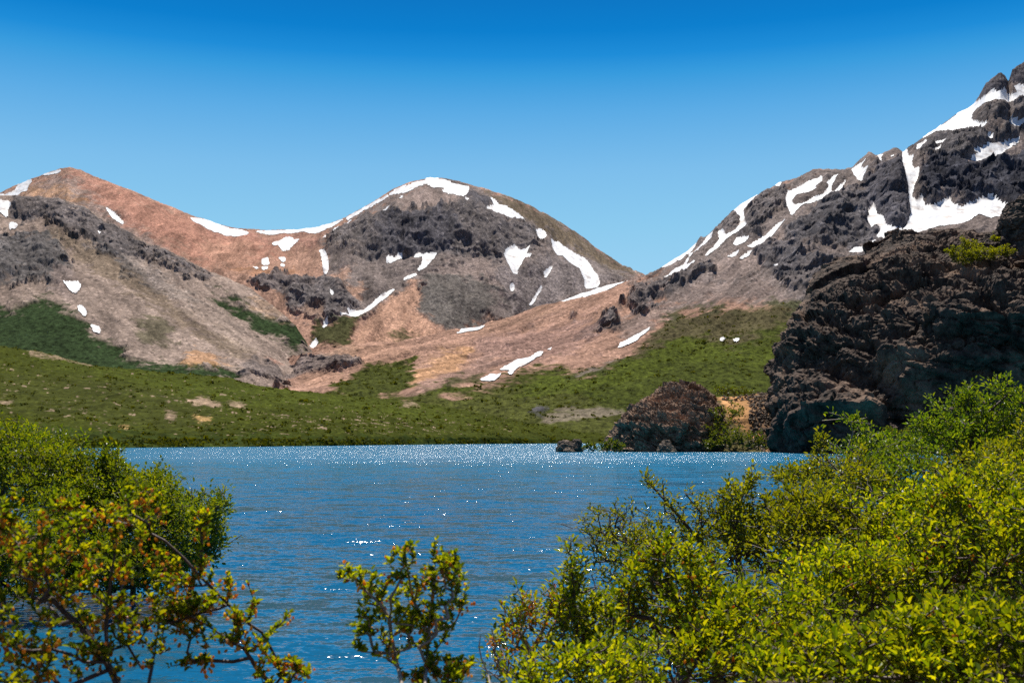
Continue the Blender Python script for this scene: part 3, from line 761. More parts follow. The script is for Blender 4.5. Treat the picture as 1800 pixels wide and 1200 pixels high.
def disp_right(s, rock, veg):
    P = s.P
    ri = np.repeat(np.arange(s.nr), s.nc)
    ed = 1 - np.clip((ri - s.front * 0.94) / (s.front * 0.06), 0, 1) * 0.75
    lo = np.clip((s.P[:, 1] - 1100) / 500, 0.15, 1)
    big = fbm(P, 330, 4, 7) * 22 * ed * lo
    Q = along(P, 1.0, 2.0, 2.0)
    cliffs = ridged(Q, 95, 7, 14, 0.57) * 32 * rock * ed
    gul = ridged(along(P, 1.0, 3.5, 3.0) - P[:, 1:2] * 0.10 * np.array([1, 0, 0]), 80, 4, 16) * 5.0 * lo
    fine = fbm(P, 10, 4, 18, 0.68) * (2.4 + veg * 0.8) * np.clip(lo, .4, 1)
    D = (big + cliffs + gul + fine)[:, None] * NRM
    D += (ridged(streak(P, (-0.5, -0.8), 85, 700, 314), 1, 4, 315, 0.55) * 11 * ed * lo)[:, None] * NRM
    D[:, 1] -= fbm(P, 46, 5, 36, 0.55) * 30 * rock * ed
    D += rockblocks(P, rock, 44, 7, 303) * ed[:, None]
    return D
reg_right = [
 (GREY,.35,0,12,.95,[(1090,500),(1150,475),(1215,430),(1300,350),(1450,290),(1700,170),(1850,60),(2250,60),(2250,600),(1800,600),(1500,590),(1400,560),(1330,535),(1250,530),(1180,545),(1140,530),(1180,500),(1120,505)]),
 (PINK,0,0,9,.7,[(1240,470),(1340,440),(1385,400),(1400,440),(1340,480),(1250,500)]),
 ((.25,.19,.165),.1,0,10,.8,[(1060,560),(1150,545),(1230,500),(1350,500),(1400,540),(1300,545),(1200,550),(1150,580),(1100,600)]),
 (DARK,1,0,4,.9,[(1220,436),(1262,402),(1300,366),(1290,376),(1300,392),(1285,410),(1262,415),(1240,440)]),
 (DARK,1,0,4,.95,[(1305,392),(1330,350),(1375,332),(1385,345),(1378,365),(1350,390),(1330,400),(1345,400),(1330,418),(1300,425)]),
 (GREY,.8,0,5,.8,[(1375,330),(1440,305),(1500,300),(1480,340),(1440,330),(1400,345)]),
 ((.12,.112,.118),1,0,6,.9,[(1390,395),(1440,360),(1500,340),(1530,320),(1590,290),(1600,400),(1540,430),(1500,440),(1460,430),(1420,430),(1390,440),(1375,420)]),
 ((.12,.112,.118),1,0,6,.85,[(1318,452),(1370,430),(1400,450),(1440,465),(1420,500),(1370,500),(1340,475)]),
 (DARKER,1,0,4,.95,[(1512,315),(1545,296),(1588,285),(1592,340),(1598,378),(1570,400),(1556,402),(1552,384),(1538,378),(1515,360)]),
 ((.06,.062,.078),1,0,5,.95,[(1615,302),(1650,285),(1700,290),(1800,280),(1950,260),(1950,380),(1780,378),(1740,352),(1700,368),(1665,350),(1640,368),(1618,345),(1610,330)]),
 ((.10,.095,.10),1,0,5,.8,[(1605,255),(1660,235),(1740,235),(1840,225),(1840,250),(1760,252),(1700,272),(1700,290),(1640,290),(1605,275)]),
 (DARK,1,0,4,.9,[(1702,215),(1712,200),(1750,182),(1840,180),(1840,214),(1760,212),(1740,222)]),
 (DARKER,1,0,3,.95,[(1700,192),(1732,148),(1760,125),(1800,100),(1900,60),(1950,150),(1790,150),(1770,160),(1744,164),(1712,185)]),
 (DARK,.9,.1,6,.85,[(1400,470),(1500,450),(1560,430),(1500,520),(1450,550),(1410,530),(1370,520)]),
 (DARK,1,.2,5,.9,[(1100,550),(1130,520),(1165,512),(1185,495),(1240,478),(1255,480),(1230,498),(1165,530),(1155,545),(1115,558)]),
 (DARK,1,.3,4,.9,[(1000,605),(1040,578),(1060,562),(1085,560),(1092,572),(1082,582),(1060,578),(1030,595)]),
 (DARK,.8,0,4,.8,[(1003,562),(1015,558),(1020,566),(1008,570)]),
 ((.36,.22,.15),0,0,8,.8,[(790,600),(950,550),(1050,530),(1010,545),(930,565),(840,600)]),
 ((.28,.175,.145),0,0,14,.7,[(820,610),(950,580),(1050,560),(1050,600),(960,640),(860,650)]),
 (LBROWN,0,0,8,.8,[(560,625),(700,618),(740,640),(680,648),(640,645),(560,640)]),
 (ORANGE,0,0,5,.9,[(730,662),(760,645),(800,625),(835,620),(825,640),(795,660),(745,678),(725,692),(712,690)]),
 ((.42,.25,.15),0,0,5,.6,[(735,650),(790,625),(810,622),(760,648)]),
 ((.30,.19,.15),0,0,5,.8,[(700,700),(750,680),(840,640),(870,640),(850,665),(790,690),(720,702)]),
 (SCRUB,.2,.6,5,.85,[(765,690),(800,672),(850,665),(845,680),(800,690)]),
 ((.19,.155,.14),.6,.1,4,.9,[(478,668),(505,650),(540,634),(580,628),(620,634),(632,645),(615,655),(585,662),(555,660),(520,668),(490,684)]),
 (LBROWN,0,0,5,.8,[(525,670),(560,662),(610,660),(640,650),(600,675),(545,680)]),
 ((.34,.21,.14),0,0,4,.7,[(520,630),(560,618),(620,618),(620,630),(560,628)]),
 (GREEN,0,1,5,.97,[(555,695),(580,685),(600,668),(640,650),(680,644),(738,640),(732,652),(722,665),(735,672),(720,690),(700,702),(620,705)]),
 (SCRUB,.1,1,10,.85,[(2250,520),(1400,548),(1360,540),(1300,545),(1240,552),(1200,548),(1160,575),(1150,590),(1130,610),(1090,625),(1040,660),(1000,690),(1100,740),(2250,740)]),
 (GREEN,0,1,10,.95,[(2250,590),(1500,560),(1400,575),(1330,590),(1290,615),(1200,600),(1160,612),(1120,630),(1060,650),(1010,660),(1000,640),(985,645),(950,650),(905,668),(870,680),(830,682),(760,692),(700,705),(600,740),(900,790),(2250,790)]),
 (BGREEN,0,1,8,.75,[(1190,595),(1230,600),(1300,625),(1400,600),(1400,650),(1200,640),(1100,680),(1040,690),(900,700),(960,665),(1050,665),(1130,635)]),
 (BGREEN,0,1,7,.7,[(900,690),(960,665),(1010,650),(1020,660),(980,690),(900,705)]),
 (SCRUB,.1,.8,5,.8,[(985,670),(1040,652),(1090,640),(1060,665),(1000,672)]),
 (PINK,0,.2,4,.75,[(1010,665),(1060,648),(1080,628),(1100,620),(1060,655),(1020,668)]),
 (PINK,0,.2,4,.5,[(950,740),(990,724),(1045,718),(1060,720),(1100,726),(1075,738),(1000,742)]),
 (DARKER,.3,.6,3,.9,[(932,728),(945,720),(962,722),(950,735),(940,740)]),
]
S_RIGHT = Sheet(rows_right, U, 400, 0.05)
V_RIGHT = finish_sheet('right_mountain', S_RIGHT, 'right', BROWN, reg_right, disp_right, M_MTN, 3.0, 14, 90, fall=(-0.5, -0.8))

# ------------------------------------------------------------------ the green foothill that comes down to the lake
U = useries(-300, 1300, 1.5, coarse=8)
shore = lambda px, py: (px, py, float(on_water(px, py)))
rows_foot = [
 [shore(-300,792), shore(-100,790), shore(0,789.5), shore(200,787.2), shore(450,785), shore(600,783), shore(800,780.5), shore(1000,779), shore(1100,779), shore(1300,779)],
 [(-300,750,460),(0,752,470),(200,757,490),(450,762,540),(600,764,600),(800,768,760),(1000,773,930),(1300,776,960)],
 [(-300,680,640),(0,690,660),(200,705,680),(450,722,720),(600,730,780),(800,742,900),(1000,756,1020),(1300,766,1040)],
 [(-300,590,950),(-100,602,950),(0,611,960),(60,618,970),(110,625,980),(160,636,990),(230,648,1000),(300,655,1010),(400,664,1040),(450,676,1060),(520,686,1090),(600,697,1120),(700,705,1150),(780,716,1160),(850,728,1150),(900,738,1140),(980,748,1120),(1060,752,1100),(1300,762,1080)],
]
def disp_foot(s, rock, veg):
    P = s.P
    sh = np.clip((P[:, 2] - 0.2) / 12, 0, 1)
    big = fbm(P, 120, 4, 41) * 6 * sh
    lum = np.abs(fbm(P, 22, 4, 42, 0.6)) * 3.2 * np.clip(sh * 3, 0.1, 1)
    fine = fbm(P, 4.5, 3, 43, 0.6) * 0.8 * np.clip(sh * 3, 0, 1)
    return (big + lum + fine)[:, None] * np.array([0, -0.2, 0.98])
reg_foot = [
 (BGREEN,0,1,14,.55,[(0,620),(100,632),(300,660),(450,680),(700,712),(900,745),(700,735),(400,700),(100,650)]),
 ((.030,.048,.010),0,1,10,.6,[(-300,755),(0,750),(300,762),(600,768),(1000,775),(1100,790),(-300,800)]),
 ((.06,.066,.015),0,.9,12,.6,[(0,650),(200,670),(400,720),(350,760),(0,720)]),
 ((.33,.23,.16),0,0,2,.85,[(330,705),(350,698),(370,702),(390,712),(385,722),(360,715),(335,715)]),
 ((.33,.23,.16),0,0,2,.75,[(290,722),(310,725),(305,740),(295,735)]),
 ((.45,.28,.12),0,0,2,.9,[(338,733),(372,737),(370,744),(350,741)]),
 ((.45,.28,.12),0,0,2,.9,[(208,751),(220,750),(235,757),(225,759)]),
 ((.33,.23,.16),0,0,2,.75,[(400,705),(430,712),(432,720),(405,715)]),
 ((.33,.23,.16),0,0,2,.75,[(0,698),(22,700),(18,705),(0,703)]),
 ((.33,.23,.16),0,0,2,.75,[(50,620),(160,636),(160,640),(50,625)]),
 ((.33,.23,.16),0,0,2,.75,[(705,708),(735,710),(738,716),(710,714)]),
]
S_FOOT = Sheet(rows_foot, U, 200, 0.06, back=((60,-6),(160,-30),(260,-80)))
# scattered bare ground between the plants
def foot_finish():
    global V_FOOT
    P = S_FOOT.P
    V_FOOT = finish_sheet('grassy_foothill', S_FOOT, None, (.047,.055,.007), reg_foot, disp_foot, M_HILL, 4.0, 7, 16)
    o = bpy.data.objects['grassy_foothill']
    me = o.data
    c = np.empty(len(P) * 4, np.float32); me.attributes['col'].data.foreach_get('color', c); c = c.reshape(-1, 4)
    zone = fbm(P, 90, 3, 51) + np.clip(1 - np.abs(S_FOOT.pyf - (690 + 0.09 * S_FOOT.pxf)) / 45, -1, 1) * 0.45
    sp = fbm(along(P, 1.4, 1, 1), 6, 4, 52, 0.65)
    m = np.clip((sp + zone * 0.30 - 0.40) * 9, 0, 1) * (S_FOOT.pyf < 768) * (S_FOOT.pxf < 900)
    tone = np.array([.34, .24, .17]) * (1 + 0.4 * fbm(P, 5, 2, 53))[:, None]
    c[:, :3] = c[:, :3] * (1 - m[:, None]) + tone * m[:, None]
    me.attributes['col'].data.foreach_set('color', c.ravel())
    v = np.empty(len(P), np.float32); me.attributes['veg'].data.foreach_get('value', v)
    me.attributes['veg'].data.foreach_set('value', (v * (1 - m) + 0.0).astype(np.float32))
foot_finish()

# ------------------------------------------------------------------ ground sheet to the horizon, with the near bank
def ground_h(x, y):
    ys = np.interp(x, [-40, -16, -9, -6, -3, -0.5, 1.5, 4, 8, 16, 30, 60], [60, 40, 9, 7, 7, 8, 12, 19, 29, 50, 75, 95])
    h = 1.65 * (1 - np.clip(y, 0, None) / ys)
    h = np.where(h < 0, h * 2.5, h)
    # the low point on the left that carries the big bush
    d = np.sqrt(((x + 13.5) / 5.5) ** 2 + ((y - 29) / 8.0) ** 2)
    h = np.maximum(h, 0.35 - d * 0.75)
    # behind the camera the bank goes on
    h = np.where(y < 0, 1.65 + 0.02 * -y, h)
    return np.clip(h, -3.0, 60)
def make_ground():
    a = np.sinh(np.linspace(-5.2, 5.2, 420)); xs = a / a.max() * 9000
    b = np.sinh(np.linspace(-4.6, 5.6, 420)); ys = b / b.max() * 9500
    X, Y = np.meshgrid(xs, ys)
    P = np.stack([X, Y, np.zeros_like(X)], -1).reshape(-1, 3)
    h = ground_h(P[:, 0], P[:, 1])
    near = np.clip(1 - np.hypot(P[:, 0], P[:, 1]) / 120, 0, 1)
    h = h + fbm(P, 1.3, 4, 61) * 0.10 * near
    far = np.hypot(P[:, 0], P[:, 1] - 500) > 2500
    P[:, 2] = h
    col = np.tile([.06, .045, .03], (len(P), 1)); n = fbm(P, 2.5, 3, 62)
    col = col + np.clip(n, 0, 1)[:, None] * np.array([.05, .055, .0])
    o = mesh_obj('ground', P, grid_faces(420, 420), M_BANK, smooth=True, attrs={'col': col, 'veg': np.clip(n * 2, 0, 1)})
    tag(o, kind='structure')
make_ground()

# ------------------------------------------------------------------ lake
def water_mat():
    m, nt, b = new_mat('lake_water')
    geo = N(nt, 'ShaderNodeNewGeometry'); pos = geo.outputs['Position']
    def slopes(scale, sx, sy, detail, rough, rot, kx, ky):
        mp = N(nt, 'ShaderNodeMapping')
        mp.inputs['Scale'].default_value = (sx, sy, 1.0); mp.inputs['Rotation'].default_value = (0, 0, rot)
        nt.links.new(pos, mp.inputs['Vector'])
        n = N(nt, 'ShaderNodeTexNoise'); n.inputs['Scale'].default_value = scale
        n.inputs['Detail'].default_value = detail; n.inputs['Roughness'].default_value = rough
        nt.links.new(mp.outputs[0], n.inputs['Vector'])
        s_ = N(nt, 'ShaderNodeVectorMath', operation='SUBTRACT'); nt.links.new(n.outputs['Color'], s_.inputs[0]); s_.inputs[1].default_value = (.5, .5, .5)
        k = N(nt, 'ShaderNodeVectorMath', operation='MULTIPLY'); nt.links.new(s_.outputs[0], k.inputs[0]); k.inputs[1].default_value = (kx, ky, 0)
        return k.outputs[0]
    def add(a, c):
        s_ = N(nt, 'ShaderNodeVectorMath', operation='ADD')
        nt.links.new(a, s_.inputs[0]); nt.links.new(c, s_.inputs[1]) if hasattr(c, 'links') else setattr(s_.inputs[1], 'default_value', c)
        return s_.outputs[0]
    v = add(slopes(0.8, 0.40, 1.0, 2, 0.5, 0.10, WK * 0.5, WK * 1.05), slopes(3.4, 0.5, 1.0, 3, 0.55, -0.15, WK * 0.8, WK * 1.3))
    v = add(v, slopes(14.0, 0.6, 1.0, 2, 0.6, 0.2, WK * 0.8, WK * 1.0))
    # gusts ruffle the surface in streaks; the open water far out is rougher
    mp = N(nt, 'ShaderNodeMapping'); mp.inputs['Scale'].default_value = (0.35, 1.6, 1); nt.links.new(pos, mp.inputs['Vector'])
    gust = noise_node(nt, mp.outputs[0], 0.03, 4, 0.6)
    sx = N(nt, 'ShaderNodeSeparateXYZ'); nt.links.new(pos, sx.inputs[0])
    far = N(nt, 'ShaderNodeMapRange'); far.inputs[1].default_value = 125; far.inputs[2].default_value = 185
    far.inputs[3].default_value = 0.0; far.inputs[4].default_value = 1.0
    nt.links.new(sx.outputs['Y'], far.inputs[0])
    g1 = ramp(nt, gust, [(0.3, 0.58), (0.7, 0.88)])
    g2 = ramp(nt, gust, [(0.3, 0.95), (0.62, 1.75)])
    gm = mixc(nt, g1, g2, far.outputs[0])
    mul = N(nt, 'ShaderNodeVectorMath', operation='MULTIPLY'); nt.links.new(v, mul.inputs[0]); nt.links.new(gm, mul.inputs[1])
    v = add(mul.outputs[0], (0.0, -0.06, 1.0))
    nm = N(nt, 'ShaderNodeVectorMath', operation='NORMALIZE'); nt.links.new(v, nm.inputs[0])
    nt.links.new(nm.outputs[0], b.inputs['Normal'])
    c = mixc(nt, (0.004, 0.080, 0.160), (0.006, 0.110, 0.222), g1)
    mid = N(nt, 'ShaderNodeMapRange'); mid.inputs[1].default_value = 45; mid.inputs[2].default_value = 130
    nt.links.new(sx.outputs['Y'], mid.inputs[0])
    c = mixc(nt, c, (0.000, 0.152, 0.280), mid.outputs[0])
    rr = N(nt, 'ShaderNodeMapRange'); rr.inputs[1].default_value = 0; rr.inputs[2].default_value = 1; rr.inputs[3].default_value = 0.10; rr.inputs[4].default_value = 0.20
    nt.links.new(far.outputs[0], rr.inputs[0]); nt.links.new(rr.outputs[0], b.inputs['Roughness'])
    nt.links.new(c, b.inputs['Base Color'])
    b.inputs['Roughness'].default_value = 0.12
    b.inputs['IOR'].default_value = 1.38
    return m
WK = 1.32
M_WATER = water_mat()
def make_water():
    a = np.linspace(-1, 1, 60); xs = np.sign(a) * np.abs(a) ** 2 * 1400
    ys = np.linspace(0, 1, 80) ** 2 * 1180 - 30
    X, Y = np.meshgrid(xs, ys)
    P = np.stack([X, Y, np.zeros_like(X)], -1).reshape(-1, 3)
    o = mesh_obj('lake_water', P, grid_faces(80, 60), M_WATER, smooth=True)
    tag(o, kind='structure')
make_water()

# ------------------------------------------------------------------ low scrub on the slopes: one mass each
def scrub(name, V, sheet, mask, count, size, seed, mat, quads=14):
    rs = np.random.RandomState(seed)
    idx = np.where(mask)[0]
    w = 1.0 / (sheet.pxf[idx] * 0 + 1)
    # even in the world rather than in the picture: weight by cell area
    A = V.reshape(sheet.nr, sheet.nc, 3)
    du = np.linalg.norm(np.gradient(A, axis=1), axis=-1); dv = np.linalg.norm(np.gradient(A, axis=0), axis=-1)
    w = (du * dv).ravel()[idx]; dist = V[idx, 1]; w = w / dist ** 1.3
    cl = np.clip(0.5 + 1.6 * fbm(V[idx], 38, 3, seed), 0.03, 1.5)
    w = w * cl; w /= w.sum()
    c = V[rs.choice(idx, count, p=w)] + rs.normal(size=(count, 3)) * [1.5, 1.5, 0]
    s_ = size * rs.lognormal(0, 0.35, count) * (c[:, 1] / 700) ** 0.5
    k = np.repeat(np.arange(count), quads)
    q = rs.normal(size=(len(k), 3)); q /= np.linalg.norm(q, axis=1, keepdims=True); q[:, 2] = np.abs(q[:, 2])
    cen = c[k] + q * s_[k, None] * [1.25, 1.25, 0.75]
    n = q + rs.normal(size=q.shape) * 0.6; n /= np.linalg.norm(n, axis=1, keepdims=True)
    t = np.cross(n, rs.normal(size=q.shape)); t /= np.linalg.norm(t, axis=1, keepdims=True); b = np.cross(n, t)
    h = (s_[k] * rs.uniform(0.3, 0.7, len(k)))[:, None]
    Vq = np.stack([cen - t * h, cen - b * h * 0.8, cen + t * h, cen + b * h * 0.8], 1).reshape(-1, 3)
    o = mesh_obj(name, Vq, np.arange(len(Vq)).reshape(-1, 4), mat); tag(o, kind='stuff')
_c = np.empty(len(S_FOOT.P) * 4, np.float32); bpy.data.objects['grassy_foothill'].data.attributes['col'].data.foreach_get('color', _c)
_gm = _c.reshape(-1, 4)[:, 0] < 0.14
_front = np.repeat(np.arange(S_FOOT.nr), S_FOOT.nc) < S_FOOT.front
_in = (S_FOOT.pxf > -60) & (S_FOOT.pxf < 1250)
M_SCRUB = leaf_mat('scrub_leaves', [(0.040, 0.052, 0.004), (0.060, 0.076, 0.005), (0.085, 0.100, 0.006)], 0.4, 0.8, 0.1)
scrub('foothill_scrub', V_FOOT, S_FOOT, _gm & _front & _in & (V_FOOT[:, 2] > 0.3), 1700, 0.8, 201, M_SCRUB)
scrub('shoreline_scrub', V_FOOT, S_FOOT, _front & _in & (V_FOOT[:, 2] > 0.15) & (V_FOOT[:, 2] < 3.0), 1500, 1.1, 203, M_SCRUB)
_v = np.empty(len(S_RIGHT.P), np.float32); bpy.data.objects['right_mountain'].data.attributes['veg'].data.foreach_get('value', _v)
_fr = (np.repeat(np.arange(S_RIGHT.nr), S_RIGHT.nc) < S_RIGHT.front) & (S_RIGHT.pxf < 1450) & (S_RIGHT.pyf < 745)
scrub('mountain_scrub', V_RIGHT, S_RIGHT, _fr & (_v > 0.55), 900, 1.1, 202, M_SCRUB)

# ================================================================== ROCKS
def upsample(A, n0, n1):
    """A (r,c,3) control net -> (n0,n1,3), smoothed"""
    def up(A, n):
        r = A.shape[0]
        d = np.linalg.norm(np.diff(A, axis=0), axis=-1).mean(axis=1)
        h = np.concatenate([[0], np.cumsum(d)])
        t = np.linspace(0, h[-1], n)
        j = np.clip(np.searchsorted(h, t, 'right') - 1, 0, r - 2)
        f = ((t - h[j]) / (h[j + 1] - h[j]))[:, None, None]
        G = A[j] * (1 - f) + A[j + 1] * f
        k = max(1, int(n / (r * 5)))
        w = np.clip(np.minimum(np.arange(n), np.arange(n)[::-1]) / (2.0 * k), 0, 1)[:, None, None]
        return G * (1 - w) + smooth1(smooth1(G, k), k) * w
    A = up(A, n0)
    A = up(A.transpose(1, 0, 2), n1).transpose(1, 0, 2)
    return A
def net_normals(G):
    du = np.gradient(G, axis=1); dv = np.gradient(G, axis=0)
    n = np.cross(du, dv)
    return n / (np.linalg.norm(n, axis=-1, keepdims=True) + 1e-9)

SHX = -5
C = [  # rows bottom to top, columns from the hidden left side to beyond the right edge of the view
 [(1450,795,345),(1362,795,296),(1395,795,264),(1480,795,250),(1600,795,250),(1700,795,252),(1800,795,252),(1950,795,248),(2250,795,250)],
 [(1440,745,345),(1345,745,300),(1372,745,266),(1470,745,252),(1600,745,251),(1700,745,252),(1800,745,252),(1950,745,250),(2250,745,252)],
 [(1432,700,347),(1339,700,303),(1366,700,268),(1466,700,254),(1600,700,252),(1700,700,252),(1800,700,251),(1950,700,251),(2250,700,254)],
 [(1436,655,349),(1343,655,307),(1374,655,278),(1470,655,267),(1600,655,252),(1700,655,251),(1800,655,251),(1950,655,252),(2250,655,255)],
 [(1440,625,350),(1353,625,310),(1386,625,279),(1475,625,266),(1600,625,253),(1700,625,251),(1800,625,250),(1950,625,253),(2250,625,256)],
 [(1450,575,352),(1376,575,314),(1408,575,281),(1485,575,269),(1600,575,265),(1700,575,251),(1800,575,250),(1950,575,255),(2250,575,258)],
 [(1460,545,354),(1392,545,318),(1420,545,292),(1492,545,279),(1600,545,264),(1700,545,252),(1800,545,251),(1950,545,256),(2250,545,261)],
 [(1480,505,356),(1411,505,321),(1440,505,303),(1505,505,291),(1600,505,277),(1700,505,264),(1800,505,262),(1950,505,260),(2250,505,265)],
 [(1520,465,360),(1455,465,330),(1485,465,316),(1540,465,305),(1600,465,293),(1700,465,286),(1800,465,281),(1950,465,276),(2250,465,272)],
 [(1560,425,362),(1500,447,338),(1525,439,327),(1570,425,317),(1600,425,307),(1700,425,302),(1800,425,297),(1950,425,288),(2250,425,280)],
 [(1600,397,365),(1530,436,348),(1560,411,338),(1600,397,329),(1600,396,321),(1700,394,318),(1800,388,311),(1950,330,300),(2250,300,292)],
 [(1620,455,380),(1545,452,368),(1580,437,362),(1620,422,356),(1670,412,350),(1720,407,344),(1780,402,338),(1950,345,330),(2250,315,322)],
]
A = np.array([[world_at(p[0] + (SHX if k < 3 else 0), p[1], p[2]) for k, p in enumerate(r)] for r in C])
A[0, :, 2] = -2.5
last = A[-1].copy(); last[:, 1] += 12; last[:, 2] = 5
A = np.concatenate([A, last[None]], 0)
G = upsample(A, 470, 620)
Gpx, Gpy = project(G)
nrm = net_normals(G)
if nrm[200, 300, 1] > 0: nrm = -nrm
P = G.reshape(-1, 3); Nn = nrm.reshape(-1, 3)
# strata dip to the left; blocky relief
Q = P @ np.array([[0.94, 0, -0.34], [0, 1, 0], [0.34, 0, 0.94]]).T
r1 = ridged(along(Q, 1.5, 1.5, 0.8), 13, 5, 71, 0.55) * 3.2
r2 = fbm(along(Q, 1.4, 1.4, 0.6), 5.0, 5, 72, 0.6) * 2.9
r3 = ridged(along(Q, 1.3, 1.3, 0.7), 1.9, 4, 73, 0.6) * 0.45
topf = 1 - 0.45 * np.clip((np.interp(Gpx.ravel(), [1400, 1500, 1600, 1800], [560, 530, 510, 505]) - Gpy.ravel()) / 20, 0, 1)
D = blocks(along(Q, 1.6, 1.2, 0.9), 24.0, 400) * 4.5 + topf * ((r1 * 0.5 + r2 * 0.4 + r3 * 0.4) + blocks(along(Q, 1.7, 1.2, 0.9), 11.0, 401) * 3.6 + blocks(along(Q, 2.0, 1.2, 0.7), 4.2, 402) * 1.3 + blocks(along(Q, 1.8, 1.2, 0.8), 1.5, 403) * 0.4)
LED = [(1500,700,45,36,5.0),(1560,604,40,26,4.0),(1655,712,36,20,4.0),(1590,640,14,26,3.0),(1430,715,26,20,3.0)]
px, py = Gpx.ravel(), Gpy.ravel()
wpx = px + fbm(P, 9, 3, 74) * 22; wpy = py + fbm(P, 9, 3, 75) * 16
for lx, ly, sx, ry, a in LED:
    g = np.exp(-((wpx - lx) / sx) ** 2)
    dy = wpy - ly - (wpx - lx) * -0.10
    prof = np.clip((dy + ry * 0.6) / (ry * 1.1), 0, 1) * np.exp(-np.clip(dy - ry * 0.5, 0, None) / 22)
    D = D + a * g * prof
def saw(h):
    f = h - np.floor(h)
    return (1 - f) * np.clip(f / 0.12, 0, 1)
zz = Q[:, 2] + fbm(P, 9, 4, 76) * 5.0
lit = np.clip(0.25 + 1.1 * fbm(P, 16, 3, 79) + 0.75 * np.exp(-((py - np.interp(px, [1340, 1420, 1500, 1800], [620, 560, 500, 470])) / 60.0) ** 2) - np.clip((px - 1560) / 250, 0, .8) * (py > 520), 0, 1)
D = D + saw(zz / 5.5) * 2.2 * lit + saw(zz / 1.9 + 0.3 + fbm(P, 5, 3, 77) * 1.2) * 1.05 * lit + saw(zz / 0.75 + fbm(P, 3, 3, 78) * 2.0) * 0.42 * np.clip(lit + 0.15, 0, 1)
fade = np.clip(np.minimum(np.repeat(np.arange(470), 620) / 10, 1), 0, 1)
D = D - D.mean() - 1.8
silh = 1 - 0.3 * np.exp(-((px - np.interp(py, [430, 470, 508, 562, 628, 685, 740, 800], [1540, 1460, 1415, 1388, 1356, 1342, 1348, 1362])) / 30) ** 2)
V = P + Nn * (D * fade * silh)[:, None]
crag = bpy.data.objects.new('rock_crag', None); COL.objects.link(crag)
crag.location = (P[:, 0].min() + 60, 265, 0)
bpy.context.view_layer.update()
def child_mesh(name, V, Fc, mat, parent, smooth=False, attrs=None):
    o = mesh_obj(name, np.asarray(V) - np.array(parent.location), Fc, mat, parent=None, smooth=smooth, attrs=attrs)
    o.parent = parent
    return o
bpy.data.objects.remove(crag)
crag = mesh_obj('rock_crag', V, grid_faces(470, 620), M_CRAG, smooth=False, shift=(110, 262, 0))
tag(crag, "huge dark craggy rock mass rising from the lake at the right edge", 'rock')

_cpx, _cpy = project(V); _cfront = (V[:, 1] < 330)
V_CRAG = V
def on_crag(px, py):
    d = np.hypot(_cpx - px, _cpy - py); k = np.where((d < 7) & _cfront)[0]
    if not len(k): k = np.array([np.argmin(d)])
    return V_CRAG[k[np.argmin(V_CRAG[k, 1])]]
